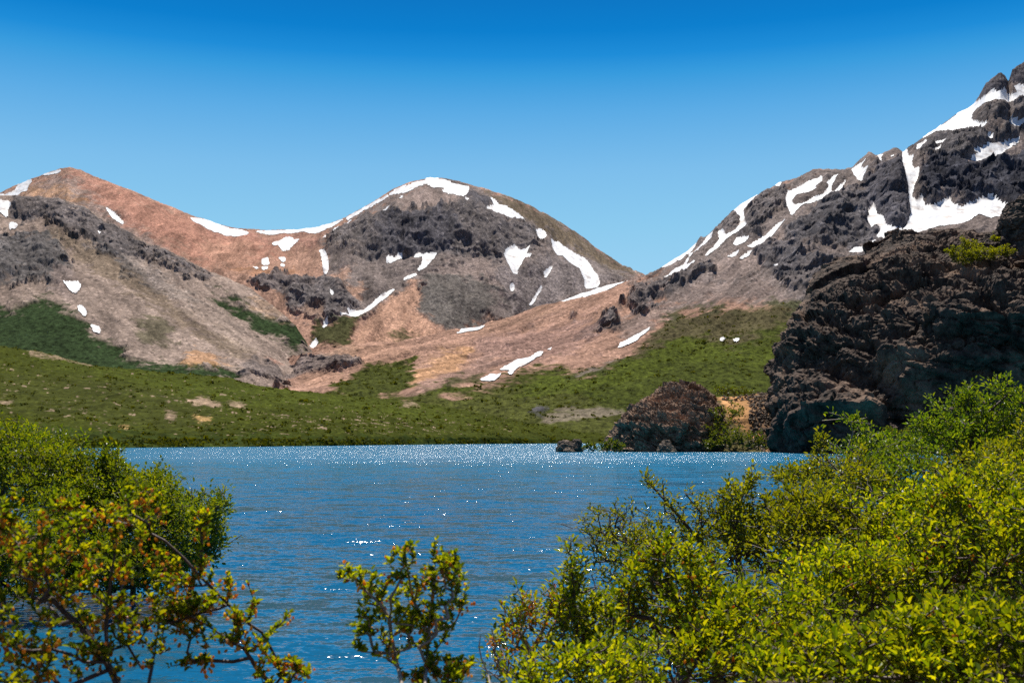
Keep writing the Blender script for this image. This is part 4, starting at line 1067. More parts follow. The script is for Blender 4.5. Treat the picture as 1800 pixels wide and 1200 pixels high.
# upright pinnacle standing on the crag at the right edge of the view
def stack_rock(name, rows, label, mat, seed, n0=150, n1=260, amp=1.0, sc_=4.0, group=None, smooth=False, terr=0.0):
    """rows: (py, left px, right px, front distance, back distance), bottom to top"""
    ring = np.linspace(0, 2 * math.pi, n1, endpoint=False)
    rr = []
    for py, l, r, yf, yb in rows:
        ym = (yf + yb) / 2
        pm = world_at((l + r) / 2, py, ym)
        z = world_at(l, py, ym)[2]
        rx = (r - l) / 2 * ym / F; ry = (yb - yf) / 2
        c, s_ = np.cos(ring), np.sin(ring)
        e = 0.8
        x = pm[0] + rx * np.sign(c) * np.abs(c) ** e; y = ym - ry * np.sign(s_) * np.abs(s_) ** e
        rr.append(np.stack([x, y, np.full(n1, z)], -1))
    A = np.array(rr)
    h = np.concatenate([[0], np.cumsum([np.linalg.norm(A[k + 1] - A[k], axis=-1).mean() for k in range(len(A) - 1)])])
    t = np.linspace(0, h[-1], n0); j = np.clip(np.searchsorted(h, t, 'right') - 1, 0, len(h) - 2)
    f = ((t - h[j]) / (h[j + 1] - h[j]))[:, None, None]
    G = A[j] * (1 - f) + A[j + 1] * f
    k = max(1, n0 // (len(rows) * 5))
    w = np.clip(np.minimum(np.arange(n0), np.arange(n0)[::-1]) / (2.0 * k), 0, 1)[:, None, None]
    G = G * (1 - w) + smooth1(smooth1(G, k), k) * w
    Gp = np.concatenate([G[:, -1:], G, G[:, :1]], 1)
    nn = net_normals(Gp)[:, 1:-1]
    cen = G.mean(axis=(0, 1))
    if (nn * (G - cen)).sum() < 0: nn = -nn
    P = G.reshape(-1, 3); Nn = nn.reshape(-1, 3)
    Q = P @ np.array([[0.9, 0, -0.42], [0, 1, 0], [0.42, 0, 0.9]]).T
    D = (blocks(along(Q, 1.5, 1.2, 0.9), sc_, seed + 8) * 2.0 + blocks(along(Q, 1.9, 1.2, 0.8), sc_ * 0.42, seed + 9) * 0.9 + blocks(along(Q, 1.6, 1.2, 0.9), sc_ * 0.18, seed + 10) * 0.35) * amp + ridged(along(Q, 1.5, 1.3, 0.8), sc_, 4, seed, 0.5) * amp * 0.7 + 0.5 * fbm(along(Q, 1.3, 1.3, 0.7), sc_ * 0.4, 4, seed + 1, 0.65) * amp * 0.75 \
        + ridged(Q, sc_ * 0.16, 3, seed + 2, 0.6) * amp * 0.16
    if terr:
        z2 = Q[:, 2] + fbm(P, 6, 4, seed + 5) * 4.0
        f1 = z2 / 3.1 - np.floor(z2 / 3.1); f2 = z2 / 1.1 + fbm(P, 3, 3, seed + 6) * 1.5; f2 = f2 - np.floor(f2)
        f3 = z2 / 0.55 + fbm(P, 2, 3, seed + 7) * 2; f3 = f3 - np.floor(f3)
        D = D + terr * ((1 - f1) * np.clip(f1 / .12, 0, 1) * 1.5 + (1 - f2) * np.clip(f2 / .12, 0, 1) * 0.75 + (1 - f3) * np.clip(f3 / .15, 0, 1) * 0.35)
    D = D - D.mean() - 0.5 * amp
    V = P + Nn * D[:, None]
    V = np.concatenate([V, V[-n1:].mean(0)[None]], 0)
    Fq = grid_faces(n0, n1, wrap=True)
    top = len(V) - 1
    i = np.arange(n1); capq = np.stack([(n0 - 1) * n1 + i, (n0 - 1) * n1 + (i + 1) % n1, np.full(n1, top), np.full(n1, top)], -1)
    # cap as a fan of thin quads collapsed on the centre is avoided: use the nearest ring vertex instead
    half = n1 // 2
    capq = np.array([[(n0 - 1) * n1 + a, (n0 - 1) * n1 + a + 1, (n0 - 1) * n1 + (n1 - 2 - a) % n1, (n0 - 1) * n1 + (n1 - 1 - a) % n1] for a in range(half - 1)])
    V = V[:-1]
    base = (float(P[:n1, 0].mean()), float(P[:n1, 1].mean()), float(V[:n1, 2].min()))
    o = mesh_obj(name, V, np.concatenate([Fq, capq]), mat, smooth=smooth, shift=base)
    tag(o, label, 'rock', group)
    return o
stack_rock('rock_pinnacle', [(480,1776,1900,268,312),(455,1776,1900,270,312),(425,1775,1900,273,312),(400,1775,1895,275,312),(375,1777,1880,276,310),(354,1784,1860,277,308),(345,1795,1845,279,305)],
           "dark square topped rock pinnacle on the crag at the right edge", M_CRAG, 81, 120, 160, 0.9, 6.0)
OUT = [(800,1066,1272,284,330),(775,1071,1271,284,330),(752,1079,1269,286,328),(734,1092,1266,289,326),(716,1112,1262,293,324),(702,1135,1257,297,322),(690,1154,1250,301,320),(682,1171,1242,304,318),(675,1187,1232,306,316),(671,1200,1224,308,314)]
stack_rock('rock_outcrop', OUT, "rounded brown rock outcrop at the water left of the huge crag", M_OUTCROP, 84, 300, 620, 1.05, 7.0, terr=0.8)
stack_rock('boulder', [(795,976,1026,284,296),(787,977,1024,284,296),(779,980,1023,285,295),(775,984,1021,286,295),(772.5,990,1018,288,294)],
           "flat topped dark boulder in the lake left of the rock outcrop", M_BOULDER, 88, 70, 160, 0.5, 3.0)
stack_rock('boulder', [(796,1000,1012,279,283),(792,990,1010,279,283),(788,995,1008,280,283),(785.5,1000,1006,281,282.5)],
           "small tan boulder leaning on the flat topped boulder in the lake", M_BOULDER, 90, 40, 80, 0.2, 1.5)
stack_rock('boulder', [(798,1155,1190,277,284),(787,1156,1186,278,284),(778,1160,1180,279,283),(773,1165,1176,280,283)],
           "warm brown boulder at the waterline against the foot of the rock outcrop", M_BOULDER, 92, 60, 120, 0.35, 2.2)

# orange earth slope between the outcrop and the crag
rows_path = [
 [(1180,803,287),(1250,803,287),(1345,803,285),(1430,800,290)],
 [(1180,790,292),(1250,790,292),(1345,785,292),(1430,780,300)],
 [(1180,740,303),(1260,735,303),(1330,725,303),(1430,720,312)],
 [(1180,712,318),(1265,706,318),(1330,703,318),(1430,690,325)],
 [(1150,712,330),(1250,699,330),(1290,697,330),(1340,692,332),(1430,670,340)],
]
Up = np.arange(1180, 1431, 1.2)
S_PATH = Sheet(rows_path, Up, 110, 0.1, back=((12,-2),(40,-12),(60,-30)))
col, rock, veg = paint(S_PATH, (.46,.25,.11), [
 ((.22,.14,.09),.5,0,5,.85,[(1328,690),(1440,640),(1440,820),(1350,810),(1338,770),(1318,730),(1318,705)]),
 ((.10,.10,.04),0,.8,5,.9,[(1170,690),(1262,700),(1275,720),(1290,745),(1345,790),(1340,810),(1170,810)]),
], 5, 95, 5)
Dp = fbm(S_PATH.P, 5, 4, 96) * 0.7 + ridged(S_PATH.P, 1.6, 3, 97) * 0.45 * rock
Vp = S_PATH.P + Dp[:, None] * np.array([0, -.4, .9])
o = mesh_obj('dirt_slope', Vp, grid_faces(S_PATH.nr, S_PATH.nc), M_HILL, smooth=True, attrs={'col': col, 'veg': veg}); tag(o, kind='structure')

# rubble at the foot of the crag: one mass of stones
def rubble():
    rs = np.random.RandomState(5)
    ico = np.array([[-1,-1,-1],[1,-1,-1],[1,1,-1],[-1,1,-1],[-1,-1,1],[1,-1,1],[1,1,1],[-1,1,1]], float) * 0.6
    fq = np.array([[0,3,2,1],[4,5,6,7],[0,1,5,4],[1,2,6,5],[2,3,7,6],[3,0,4,7]])
    front = np.where((S_PATH.pxf > 1318) & (S_PATH.pxf < 1365) & (S_PATH.pyf > 690) & (S_PATH.pyf < 792))[0]
    extra = np.where((S_PATH.pxf > 1270) & (S_PATH.pxf < 1345) & (S_PATH.pyf > 688) & (S_PATH.pyf < 705))[0]
    extra2 = np.where((S_PATH.pxf > 1275) & (S_PATH.pxf < 1330) & (S_PATH.pyf > 700) & (S_PATH.pyf < 780))[0]
    pick = np.concatenate([rs.choice(front, 650), rs.choice(extra, 110), rs.choice(extra2, 110)])
    VV, FF = [], []
    for k, i in enumerate(pick):
        s_ = rs.uniform(0.15, 0.65) * (1.0 if k < 760 else 0.5)
        R = rs.normal(size=(3, 3)); R, _ = np.linalg.qr(R)
        v = (ico * rs.uniform(0.6, 1.2, (8, 3)) * [1.2, 1, 0.7]) @ R.T * s_ + Vp[i] + [0, 0, s_ * 0.2]
        FF.append(fq + 8 * len(VV)); VV.append(v)
    o = mesh_obj('rubble', np.concatenate(VV), np.concatenate(FF), M_BOULDER)
    tag(o, kind='stuff')
rubble()

# ================================================================== PLANTS
def frames(d, roll):
    """orthonormal frames with x along d (n,3)"""
    d = d / (np.linalg.norm(d, axis=-1, keepdims=True) + 1e-9)
    up = np.tile([0, 0, 1.0], (len(d), 1)); up[np.abs(d[:, 2]) > 0.95] = [0, 1, 0]
    s_ = np.cross(up, d); s_ /= np.linalg.norm(s_, axis=-1, keepdims=True)
    n = np.cross(d, s_)
    c, q = np.cos(roll)[:, None], np.sin(roll)[:, None]
    return d, s_ * c + n * q, n * c - s_ * q
LEAF = np.array([[0, 0, 0], [0.32, 0.40, 0.16], [0.74, 0.34, 0.02], [1.0, 0.0, -0.24], [0.74, -0.34, 0.02], [0.32, -0.40, 0.16]])
LEAF_F = np.array([[0, 3, 2, 1], [0, 5, 4, 3]])
def leaves_mesh(base, direc, roll, size, width=0.62):
    d, s_, n = frames(direc, roll)
    L = size[:, None, None]
    V = base[:, None] + L * (LEAF[None, :, :1] * d[:, None] + LEAF[None, :, 1:2] * width * s_[:, None] + LEAF[None, :, 2:] * n[:, None])
    Fc = LEAF_F[None] + 6 * np.arange(len(base))[:, None, None]
    return V.reshape(-1, 3), Fc.reshape(-1, 4)
BL = np.array([[0, 0, 0], [.35, .32, 0], [.35, -.16, .28], [.35, -.16, -.28], [.8, .36, 0], [.8, -.18, .31], [.8, -.18, -.31], [1.0, 0, 0]])
BLF = np.array([[0, 1, 2, 2], [1, 4, 5, 2], [2, 5, 6, 3], [3, 6, 4, 1], [0, 2, 3, 0], [4, 7, 5, 5]])
BLF4 = np.array([[1, 4, 5, 2], [2, 5, 6, 3], [3, 6, 4, 1], [0, 1, 2, 3], [7, 6, 5, 4]])
def blossoms_mesh(base, direc, roll, size):
    d, s_, n = frames(direc, roll)
    L = size[:, None, None]
    V = base[:, None] + L * (BL[None, :, :1] * d[:, None] + BL[None, :, 1:2] * s_[:, None] + BL[None, :, 2:] * n[:, None])
    Fc = BLF4[None] + 8 * np.arange(len(base))[:, None, None]
    return V.reshape(-1, 3), Fc.reshape(-1, 4)
def tubes(A, B, ra, rb, sides=5):
    d = B - A
    d, s_, n = frames(d, np.zeros(len(A)))
    a = np.linspace(0, 2 * math.pi, sides, endpoint=False)
    ring = np.cos(a)[None, :, None] * s_[:, None] + np.sin(a)[None, :, None] * n[:, None]
    V = np.concatenate([A[:, None] + ring * ra[:, None, None], B[:, None] + ring * rb[:, None, None]], 1)
    i = np.arange(sides); q = np.stack([i, (i + 1) % sides, (i + 1) % sides + sides, i + sides], -1)
    Fc = q[None] + 2 * sides * np.arange(len(A))[:, None, None]
    return V.reshape(-1, 3), Fc.reshape(-1, 4)

def grow(root, targets, rs, seeds=None, bias=0.55, maxlen=0.25, wob=0.12):
    """branch skeleton that reaches every target: greedy tree with a pull toward short ways to the root"""
    pts = [np.array(root, float)]; par = [-1]; plen = [0.0]
    for line in (seeds or []):
        prev = 0
        line = [np.array(q, float) for q in line]
        d0 = [np.linalg.norm(line[0] - p) for p in pts]
        prev = int(np.argmin(d0))
        for q in line:
            L = np.linalg.norm(q - pts[prev])
            if L < 1e-3:
                continue
            m = max(1, int(L / maxlen))
            a = pts[prev]
            for k in range(1, m + 1):
                x = a + (q - a) * k / m + (rs.normal(size=3) * wob * 0.15 * maxlen if k < m else 0)
                pts.append(x); par.append(prev); plen.append(plen[prev] + L / m); prev = len(pts) - 1
    T = np.asarray(targets, float)
    T = T[np.argsort(np.linalg.norm(T - pts[0], axis=1))]
    PT = np.zeros((len(T) * 40 + len(pts) + 10, 3)); n = len(pts); PT[:n] = pts
    PL = np.zeros(len(PT)); PL[:n] = plen
    par = list(par)
    for t in T:
        d = np.linalg.norm(PT[:n] - t, axis=1)
        # growing backwards or downwards is dear
        drop = np.clip(PT[:n, 2] - t[2], 0, None)
        j = int(np.argmin(d + bias * PL[:n] * 0.35 + drop * 0.6))
        L = d[j]
        if L < maxlen * 0.3:
            continue
        m = max(1, int(L / maxlen))
        a = PT[j].copy(); prev = j
        bow = rs.normal(size=3) * wob * L; bow[2] = -abs(bow[2]) * 0.8
        for k in range(1, m + 1):
            f = k / m
            if n >= len(PT): break
            PT[n] = a + (t - a) * f + bow * math.sin(math.pi * f) + rs.normal(size=3) * maxlen * 0.06
            PL[n] = PL[prev] + L / m
            par.append(prev); prev = n; n += 1
    return PT[:n], np.array(par[:n])

def shrub(name, label, cat, root, targets, rs, leaf_m, bark_m, group=None, seeds=None, leaf=0.03, per=6, rtip=0.0022, rmax=0.03,
          maxlen=0.12, outer=4, spur=0.05, blossom=0, blossom_size=0.014, whorl=False, sides=4, up=0.35, width=0.62, bias=0.55, wob=0.12, gaps=0.0):
    PT, par = grow(root, targets, rs, seeds, bias, maxlen, wob)
    n = len(PT)
    cnt = np.zeros(n); kids = np.zeros(n)
    for i in range(n - 1, 0, -1):
        if kids[i] == 0: cnt[i] = 1
        cnt[par[i]] += cnt[i]; kids[par[i]] += 1
    rad = np.clip(rtip * np.maximum(cnt, 1) ** 0.48, 0, rmax)
    e = np.arange(1, n)
    root = np.array(root, float)
    top = bpy.data.objects.new(name, None); COL.objects.link(top); top.location = root
    tag(top, label, cat, group)
    V, Fc = tubes(PT[par[e]], PT[e], np.maximum(rad[e], rad[e] * 0.5 + rad[par[e]] * 0.5 * (cnt[par[e]] < cnt[e] * 2.5)), rad[e], sides)
    mesh_obj('branches', V - root, Fc, bark_m, parent=top, smooth=True)
    le = e[cnt[e] <= outer]
    if gaps > 0:
        le = le[noise(PT[le] / (maxlen * 3.2), 3) > -gaps]
    seg = PT[le] - PT[par[le]]
    k = np.repeat(np.arange(len(le)), per)
    f = rs.uniform(0, 1, len(k))[:, None]
    if whorl:       # leaves in tufts at nodes
        f = np.round(f * 2) / 2
    base = PT[par[le]][k] + seg[k] * f
    dirn = seg[k] / (np.linalg.norm(seg[k], axis=1, keepdims=True) + 1e-9)
    rnd = rs.normal(size=(len(k), 3)); rnd /= np.linalg.norm(rnd, axis=1, keepdims=True)
    off = rnd * spur * rs.uniform(0.1, 1, (len(k), 1))
    if whorl:
        off *= 0.25
    base = base + off
    ld = dirn * 0.45 + rnd * 0.9 + np.array([0, 0, up])
    size = leaf * np.clip(rs.lognormal(-0.06, 0.3, len(k)), 0.4, 1.7)
    V, Fc = leaves_mesh(base, ld, rs.uniform(-1.0, 1.0, len(k)), size, width)
    mesh_obj('foliage', V - root, Fc, leaf_m, parent=top, smooth=False)
    nb = 0
    if blossom:
        kb = rs.choice(len(le), int(len(le) * blossom))
        cl = np.repeat(kb, 3)
        b0 = PT[par[le]][cl] + seg[cl] * rs.uniform(0, 1, (len(cl), 1)) + rs.normal(size=(len(cl), 3)) * blossom_size * 0.8
        V, Fc = blossoms_mesh(b0, np.array([0, 0, -1.0]) + rs.normal(size=(len(cl), 3)) * 0.35, rs.uniform(0, 6, len(cl)), blossom_size * rs.uniform(0.7, 1.3, len(cl)))
        mesh_obj('blossoms', V - root, Fc, M_BLOSSOM, parent=top)
        nb = len(cl)
    print('%-14s nodes %d leaves %d blossoms %d' % (name, n, len(k), nb))
    return top
def blobs(specs, n, rs):
    """targets spread through ellipsoids (px, py, distance, radius px, radius py, radius in depth m)"""
    w = np.array([s_[3] * s_[4] for s_ in specs], float); w /= w.sum()
    out = []
    for s_, ww in zip(specs, w):
        m = max(3, int(round(n * ww)))
        q = rs.normal(size=(m, 3)); q /= np.linalg.norm(q, axis=1, keepdims=True)
        q *= rs.uniform(0.12, 1, (m, 1)) ** 0.45
        c = world_at(s_[0], s_[1], s_[2]); k = s_[2] / F
        out.append(c + q * np.array([s_[3] * k, s_[5], s_[4] * k]))
    ex = []
    for s_ in specs:            # sprigs that break the rounded outline
        for _ in range(int(2 + n / 130)):
            a = rs.uniform(0.15, math.pi - 0.15); c = world_at(s_[0], s_[1], s_[2]); k = s_[2] / F
            d = np.array([math.cos(a), rs.uniform(-.4, .4), abs(math.sin(a))]) * [s_[3] * k, s_[5], s_[4] * k]
            ext = rs.uniform(1.15, 1.5)
            for f in np.linspace(0.85, ext, 4):
                ex.append(c + d * f + rs.normal(size=3) * 0.01)
    return np.concatenate(out + [np.array(ex)])
def gpt(px, Y):
    x = (px - 900) / F * Y
    return np.array([x, Y, float(ground_h(np.array([x]), np.array([Y]))[0]) - 0.03])
def line(*p, Y=3.5):
    return [world_at(q[0], q[1], q[2] if len(q) > 2 else Y) for q in p]

# ---- far bushes (leaf clumps drawn at their size from 250 m)
rs = np.random.RandomState(11)
def far_bush(label, specs, n, root_px, root_py, root_Y, leaf=0.5, mat=None, per=10):
    root = world_at(root_px, root_py, root_Y)
    return shrub('bush', label, 'bush', root, blobs(specs, n, rs), rs, mat or M_LEAF_FAR, M_BARK, 'bushes around the rocks', leaf=leaf, per=per,
                 rtip=0.03, rmax=0.25, maxlen=1.0, outer=6, spur=0.55, sides=3, up=0.5, width=0.8)
far_bush("tall green bush against the right side of the rock outcrop", [(1275,735,292,22,22,2.5),(1295,722,295,16,16,2),(1262,765,289,20,20,2.5)], 90, 1275, 788, 290)
far_bush("low wide green bush at the waterline before the orange dirt slope", [(1255,778,284,22,14,2.5),(1285,770,284,26,20,3),(1315,776,284,26,15,3),(1340,784,284,18,9,2)], 170, 1290, 796, 284)
far_bush("small green bush at the waterline at the left foot of the outcrop", [(1080,784,278,22,9,2),(1064,788,278,14,5,1.5)], 50, 1080, 796, 278)
far_bush("tiny pale green bush between the flat topped boulder and the outcrop", [(1042,786,281,14,5,1.5),(1030,788,281,10,3,1)], 30, 1040, 794, 281)
far_bush("olive bush at the top of the orange dirt slope", [(1275,687,336,24,8,2.5),(1300,690,336,20,7,2)], 70, 1280, 700, 335)
def crag_bush(label, pts, n):
    specs = []
    for px, py, rx, ry, rd in pts:
        q = on_crag(px, py + ry * 0.6); specs.append((px, py, float(q[1]) - 1.2, rx, ry, rd))
    root = on_crag(pts[0][0], pts[0][1] + pts[0][3])
    return shrub('bush', label, 'bush', root, blobs(specs, n, rs), rs, M_LEAF_FINE, M_BARK, 'bushes around the rocks', leaf=0.30, per=20,
                 rtip=0.03, rmax=0.25, maxlen=0.9, outer=6, spur=0.5, sides=3, up=0.5, width=0.8)
crag_bush("bright green bush in the hollow on top of the crag", [(1706,434,18,15,2.0),(1728,446,28,12,2.0),(1758,442,24,9,1.5),(1700,456,24,8,1.5),(1682,448,18,12,1.5)], 300)
crag_bush("small olive tuft beside the rock pinnacle on top of the crag", [(1760,413,11,6,1.2),(1748,420,8,5,1.2)], 36)
far_bush("low shaded bush at the foot of the crag, half hidden behind the beeches", [(1580,765,244,30,12,3),(1630,762,244,34,14,3),(1680,770,244,30,12,3)], 150, 1625, 790, 244)

# ---- the big bushes on the low point at the left
GL = 'dense shoreline bushes on the left'
rs = np.random.RandomState(21)
def left_bush(label, specs, n, rp, rY, **k):
    a = dict(leaf=0.066, per=18, rtip=0.006, rmax=0.06, maxlen=0.35, outer=5, spur=0.16, sides=4, up=0.5, width=0.7)
    a.update(k)
    return shrub('shrub', label, 'shrub', gpt(rp, rY), blobs(specs, int(n * 1.8), rs), rs, M_LEAF_LEFT, M_BARK, GL, **a)
left_bush("tallest dense shoreline bush at the left edge", [(20,830,24,95,75,2.2),(-60,830,24,80,80,2.2),(50,790,24,50,40,1.5)], 520, 10, 24)
left_bush("rounded dense shoreline bush right of the tallest one", [(120,850,23,65,70,2.0),(90,815,23,50,42,1.6),(140,890,22.5,60,60,1.8)], 420, 115, 23)
left_bush("dense shoreline bush with a bushy tip standing out over the far water", [(205,880,22.5,65,65,1.8),(190,812,22.5,17,26,0.5),(185,845,22.5,40,30,1)], 380, 200, 22.5)
left_bush("dense shoreline bush sloping down towards the open water", [(280,900,22,60,50,1.6),(260,860,22.5,40,25,1)], 300, 275, 22.5)
left_bush("loose outermost shoreline bush with twigs reaching over the open water", [(300,985,21.6,60,30,1.0),(345,920,21.5,48,52,1.3),(380,895,21.5,20,26,0.7),(385,950,21.5,16,20,0.6),(375,985,21.3,18,8,0.4),(330,960,21.5,40,40,1)], 230, 325, 22.3,
          seeds=[[world_at(360,930,21.5), world_at(400,880,21.4), world_at(385,862,21.4)],[world_at(385,965,21.4), world_at(425,940,21.3)]], gaps=0.5)
left_bush("low shoreline bush, partly filling in dark reflection, behind the orange flowered shrub", [(60,970,20.5,120,85,1.3),(-40,980,20.5,60,85,1.3)], 420, 40, 21)  # leaves carried down low to stand in for the bushes' dark reflection
left_bush("low shoreline bush, partly filling in dark reflection, under the middle of the left bushes", [(190,985,20.8,90,55,1.2),(270,990,20.8,60,45,1)], 420, 200, 21.2)  # low leaves added where the water lies dark with shadow and reflection

# ---- the orange flowered shrubs in the foreground
rs = np.random.RandomState(33)
GF = 'flowering shrubs in the foreground'
def flower_shrub(label, root, specs, n, seeds, **k):
    a = dict(leaf=0.0155, per=13, rtip=0.0016, rmax=0.010, maxlen=0.035, outer=3, spur=0.022, sides=5, up=0.7, width=0.66, whorl=True,
             blossom=0.8, blossom_size=0.0145, bias=0.3, wob=0.10)
    a.update(k)
    return shrub('shrub', label, 'shrub', root, blobs(specs, n, rs), rs, M_LEAF_FRONT, a.pop('bark', M_BARK), GF, seeds=seeds, **a)
r0 = gpt(100, 2.9)
flower_shrub("orange flowered shrub with dark crossing stems at the bottom left corner", gpt(150, 2.9),
 [(60,960,3.2,70,60,0.25),(30,1060,3.1,60,60,0.3),(130,1000,3.3,60,60,0.25),(190,1020,3.3,50,70,0.25),(160,1110,3.2,90,50,0.25),(40,1160,3.0,70,40,0.2),(5,930,3.1,18,45,0.1),(240,1130,3.3,50,60,0.2),(90,1170,3.1,90,30,0.2)], 240,
 [line((215,1220,3.1),(185,1160),(150,1100),(125,1060),(75,1010),(60,960),Y=3.2), line((110,1210,3.1),(60,1150),(35,1115),(0,1045),(-30,1000),Y=3.1),
  line((190,1165,3.2),(186,1100),(195,1010),(205,950),(200,905),Y=3.25), line((180,1160,3.2),(150,1110),(90,1050),(40,1000),(5,905),Y=3.2),
  line((260,1210,3.2),(275,1130),(280,1080),(260,1040),Y=3.3)], bias=0.15)
flower_shrub("orange flowered shrub with a long pale stem leaning left over the water", gpt(520, 3.0),
 [(230,905,3.5,60,30,0.15),(160,905,3.5,40,22,0.12),(300,1010,3.5,50,30,0.15),(350,1040,3.5,45,40,0.15),(310,1070,3.5,50,30,0.15),(120,890,3.5,18,10,0.08),(355,960,3.5,10,55,0.05)], 130,
 [line((470,1240,3.2),(505,1205),(480,1145),(460,1110),(437,1095),(400,1060),(350,1010),(325,982),(290,950),(240,925),(185,912),(125,885),Y=3.5),
  line((352,1010),(355,960),(353,905),Y=3.5), line((400,1062),(402,1020),(400,1005),Y=3.5), line((437,1095),(448,1060),(436,1025),Y=3.5),
  line((455,1130),(500,1090),(508,1076),Y=3.5), line((350,1012),(320,1020),(290,1015),Y=3.5)], bark=M_BARK, rmax=0.0048, bias=0.2)
flower_shrub("orange flowered shrub with a forked brown stem below the long pale one", gpt(500, 3.05),
 [(340,1165,3.4,40,9,0.06),(390,1120,3.4,60,14,0.1),(320,1090,3.4,40,20,0.1),(470,1170,3.4,25,22,0.08),(525,1185,3.4,25,16,0.08),(430,1080,3.4,20,24,0.06)], 70,
 [line((455,1240,3.2),(482,1205),(455,1180),(430,1140),(400,1122),(360,1095),(310,1070),(290,1050),Y=3.4), line((440,1155),(410,1162),(370,1160),(300,1170),Y=3.4),
  line((437,1145),(480,1110),(505,1085),Y=3.4)], rmax=0.007, bias=0.2)
flower_shrub("upright flowering shrub standing alone at the bottom centre", gpt(720, 2.9),
 [(715,985,3.4,13,24,0.05),(625,1020,3.4,20,16,0.06),(655,1050,3.4,35,22,0.1),(715,1045,3.4,30,45,0.12),(765,1010,3.4,30,35,0.1),(800,1020,3.4,18,35,0.06),(780,1070,3.4,32,55,0.12),(690,1110,3.4,50,50,0.12),(745,1110,3.4,30,50,0.1),(640,1125,3.4,22,22,0.06)], 210,
 [line((710,1240,2.95),(706,1200,3.2),(697,1160),(688,1120),(684,1085),(668,1060),(640,1035),(622,1012),Y=3.4), line((745,1230,3.1),(752,1150),(745,1090),(725,1050),(716,1000),(712,968),Y=3.4),
  line((735,1200),(780,1120),(790,1060),(815,1010),Y=3.4), line((750,1140),(760,1050),(765,990),Y=3.4)], bark=M_BARK_PALE, rmax=0.006, bias=0.25, blossom=0.25)
flower_shrub("low flowering shrub tip rising at the bottom edge right of the centre one", gpt(800, 2.9),
 [(785,1175,3.3,32,22,0.1),(740,1195,3.3,20,12,0.08),(800,1190,3.3,25,20,0.1)], 40, [line((780,1260,2.9),(785,1200),(790,1160),Y=3.3)], rmax=0.004)
# bare stick
tw = bpy.data.objects.new('bare_twig', None); bpy.data.objects.remove(tw)
T = np.array(line((868,1260,3.0),(862,1205,3.3),(858,1185),(846,1155),(842,1135),(845,1115),Y=3.4))
V, Fc = tubes(T[:-1], T[1:], np.array([.004,.003,.0028,.0024,.002]), np.array([.003,.0028,.0024,.002,.0012]), 6)
o = mesh_obj('bare_twig', V, Fc, M_BARK_PALE, smooth=True, shift=T[0]); tag(o, "bare pale twig sticking up beside the low flowering tip at the bottom edge", 'twig')

# ---- the thicket on the right
GR = 'leafy shrubs of the right hand thicket'
rs = np.random.RandomState(44)
def right_shrub(label, specs, n, rp, rY, leaf_m, **k):
    a = dict(leaf=0.03, per=7, rtip=0.003, rmax=0.03, maxlen=0.14, outer=4, spur=0.06, sides=4, up=0.5, width=0.55, wob=0.12)
    n = int(n * 1.25)
    a.update(k)
    bark = a.pop('bark', M_BARK)
    return shrub('shrub', label, 'shrub', gpt(rp, rY), blobs(specs, n, rs), rs, leaf_m, bark, GR, **a)
fine = dict(gaps=0.42, leaf=0.036, per=16, rtip=0.0035, maxlen=0.17, spur=0.085, outer=4, width=0.7)
# back row
right_shrub("tallest dark green beech with two raised tips before the crag", [(1760,720,15,38,45,0.7),(1700,705,15,20,24,0.4),(1680,760,15,55,50,0.8),(1790,780,15,50,60,0.8),(1725,790,15,60,55,0.9),(1620,745,15,20,16,0.3),(1650,790,15,40,45,0.6)], 520, 1700, 15,
            M_LEAF_BEECH, leaf=0.046, per=18, maxlen=0.24, spur=0.12, rtip=0.005, rmax=0.07, seeds=[[world_at(1700,800,15), world_at(1720,740,15), world_at(1770,695,15), world_at(1785,680,15)],[world_at(1725,745,15), world_at(1690,710,15), world_at(1664,680,15)],[world_at(1680,790,15), world_at(1640,750,15), world_at(1618,736,15)], [world_at(1765,700,15), world_at(1728,678,15)]])
right_shrub("small beech with bare dead twigs pointing left before the crag", [(1520,748,13,22,12,0.3),(1545,790,13,40,30,0.6),(1500,800,13,35,35,0.6),(1535,775,13,25,20,0.4)], 150, 1545, 13,
            M_LEAF_BEECH, leaf=0.045, per=8, maxlen=0.2, spur=0.09, rtip=0.004, rmax=0.035, outer=3,
            seeds=[[world_at(1490,790,13), world_at(1500,760,13), world_at(1495,742,13), world_at(1478,736,13), world_at(1445,739,13)],[world_at(1493,742,13), world_at(1475,730,13), world_at(1455,724,13)],[world_at(1497,742,13), world_at(1482,726,13)],[world_at(1495,740,13),world_at(1530,745,13)]], bark=M_BARK_PALE)
right_shrub("shrub with a narrow upright sprig rising over the far water", [(1440,790,12,8,26,0.15),(1450,830,12,55,35,0.8),(1400,840,12,35,14,0.4),(1500,840,12,60,40,0.9),(1385,833,12,20,8,0.2)], 330, 1450, 12, M_LEAF_FINE, **fine)
right_shrub("yellow green shrub between the small beech and the tall beech", [(1580,800,12.5,50,30,0.8),(1600,840,12,70,50,1.0),(1550,850,12,60,50,1)], 380, 1580, 12.5, M_LEAF_BEECH, **fine)
right_shrub("reddish tinged shrub under the tall beech at the right edge", [(1720,840,11,70,55,0.9),(1790,830,11,55,70,0.9),(1830,860,11,50,80,0.9)], 380, 1750, 11, M_LEAF_FINE, **fine)
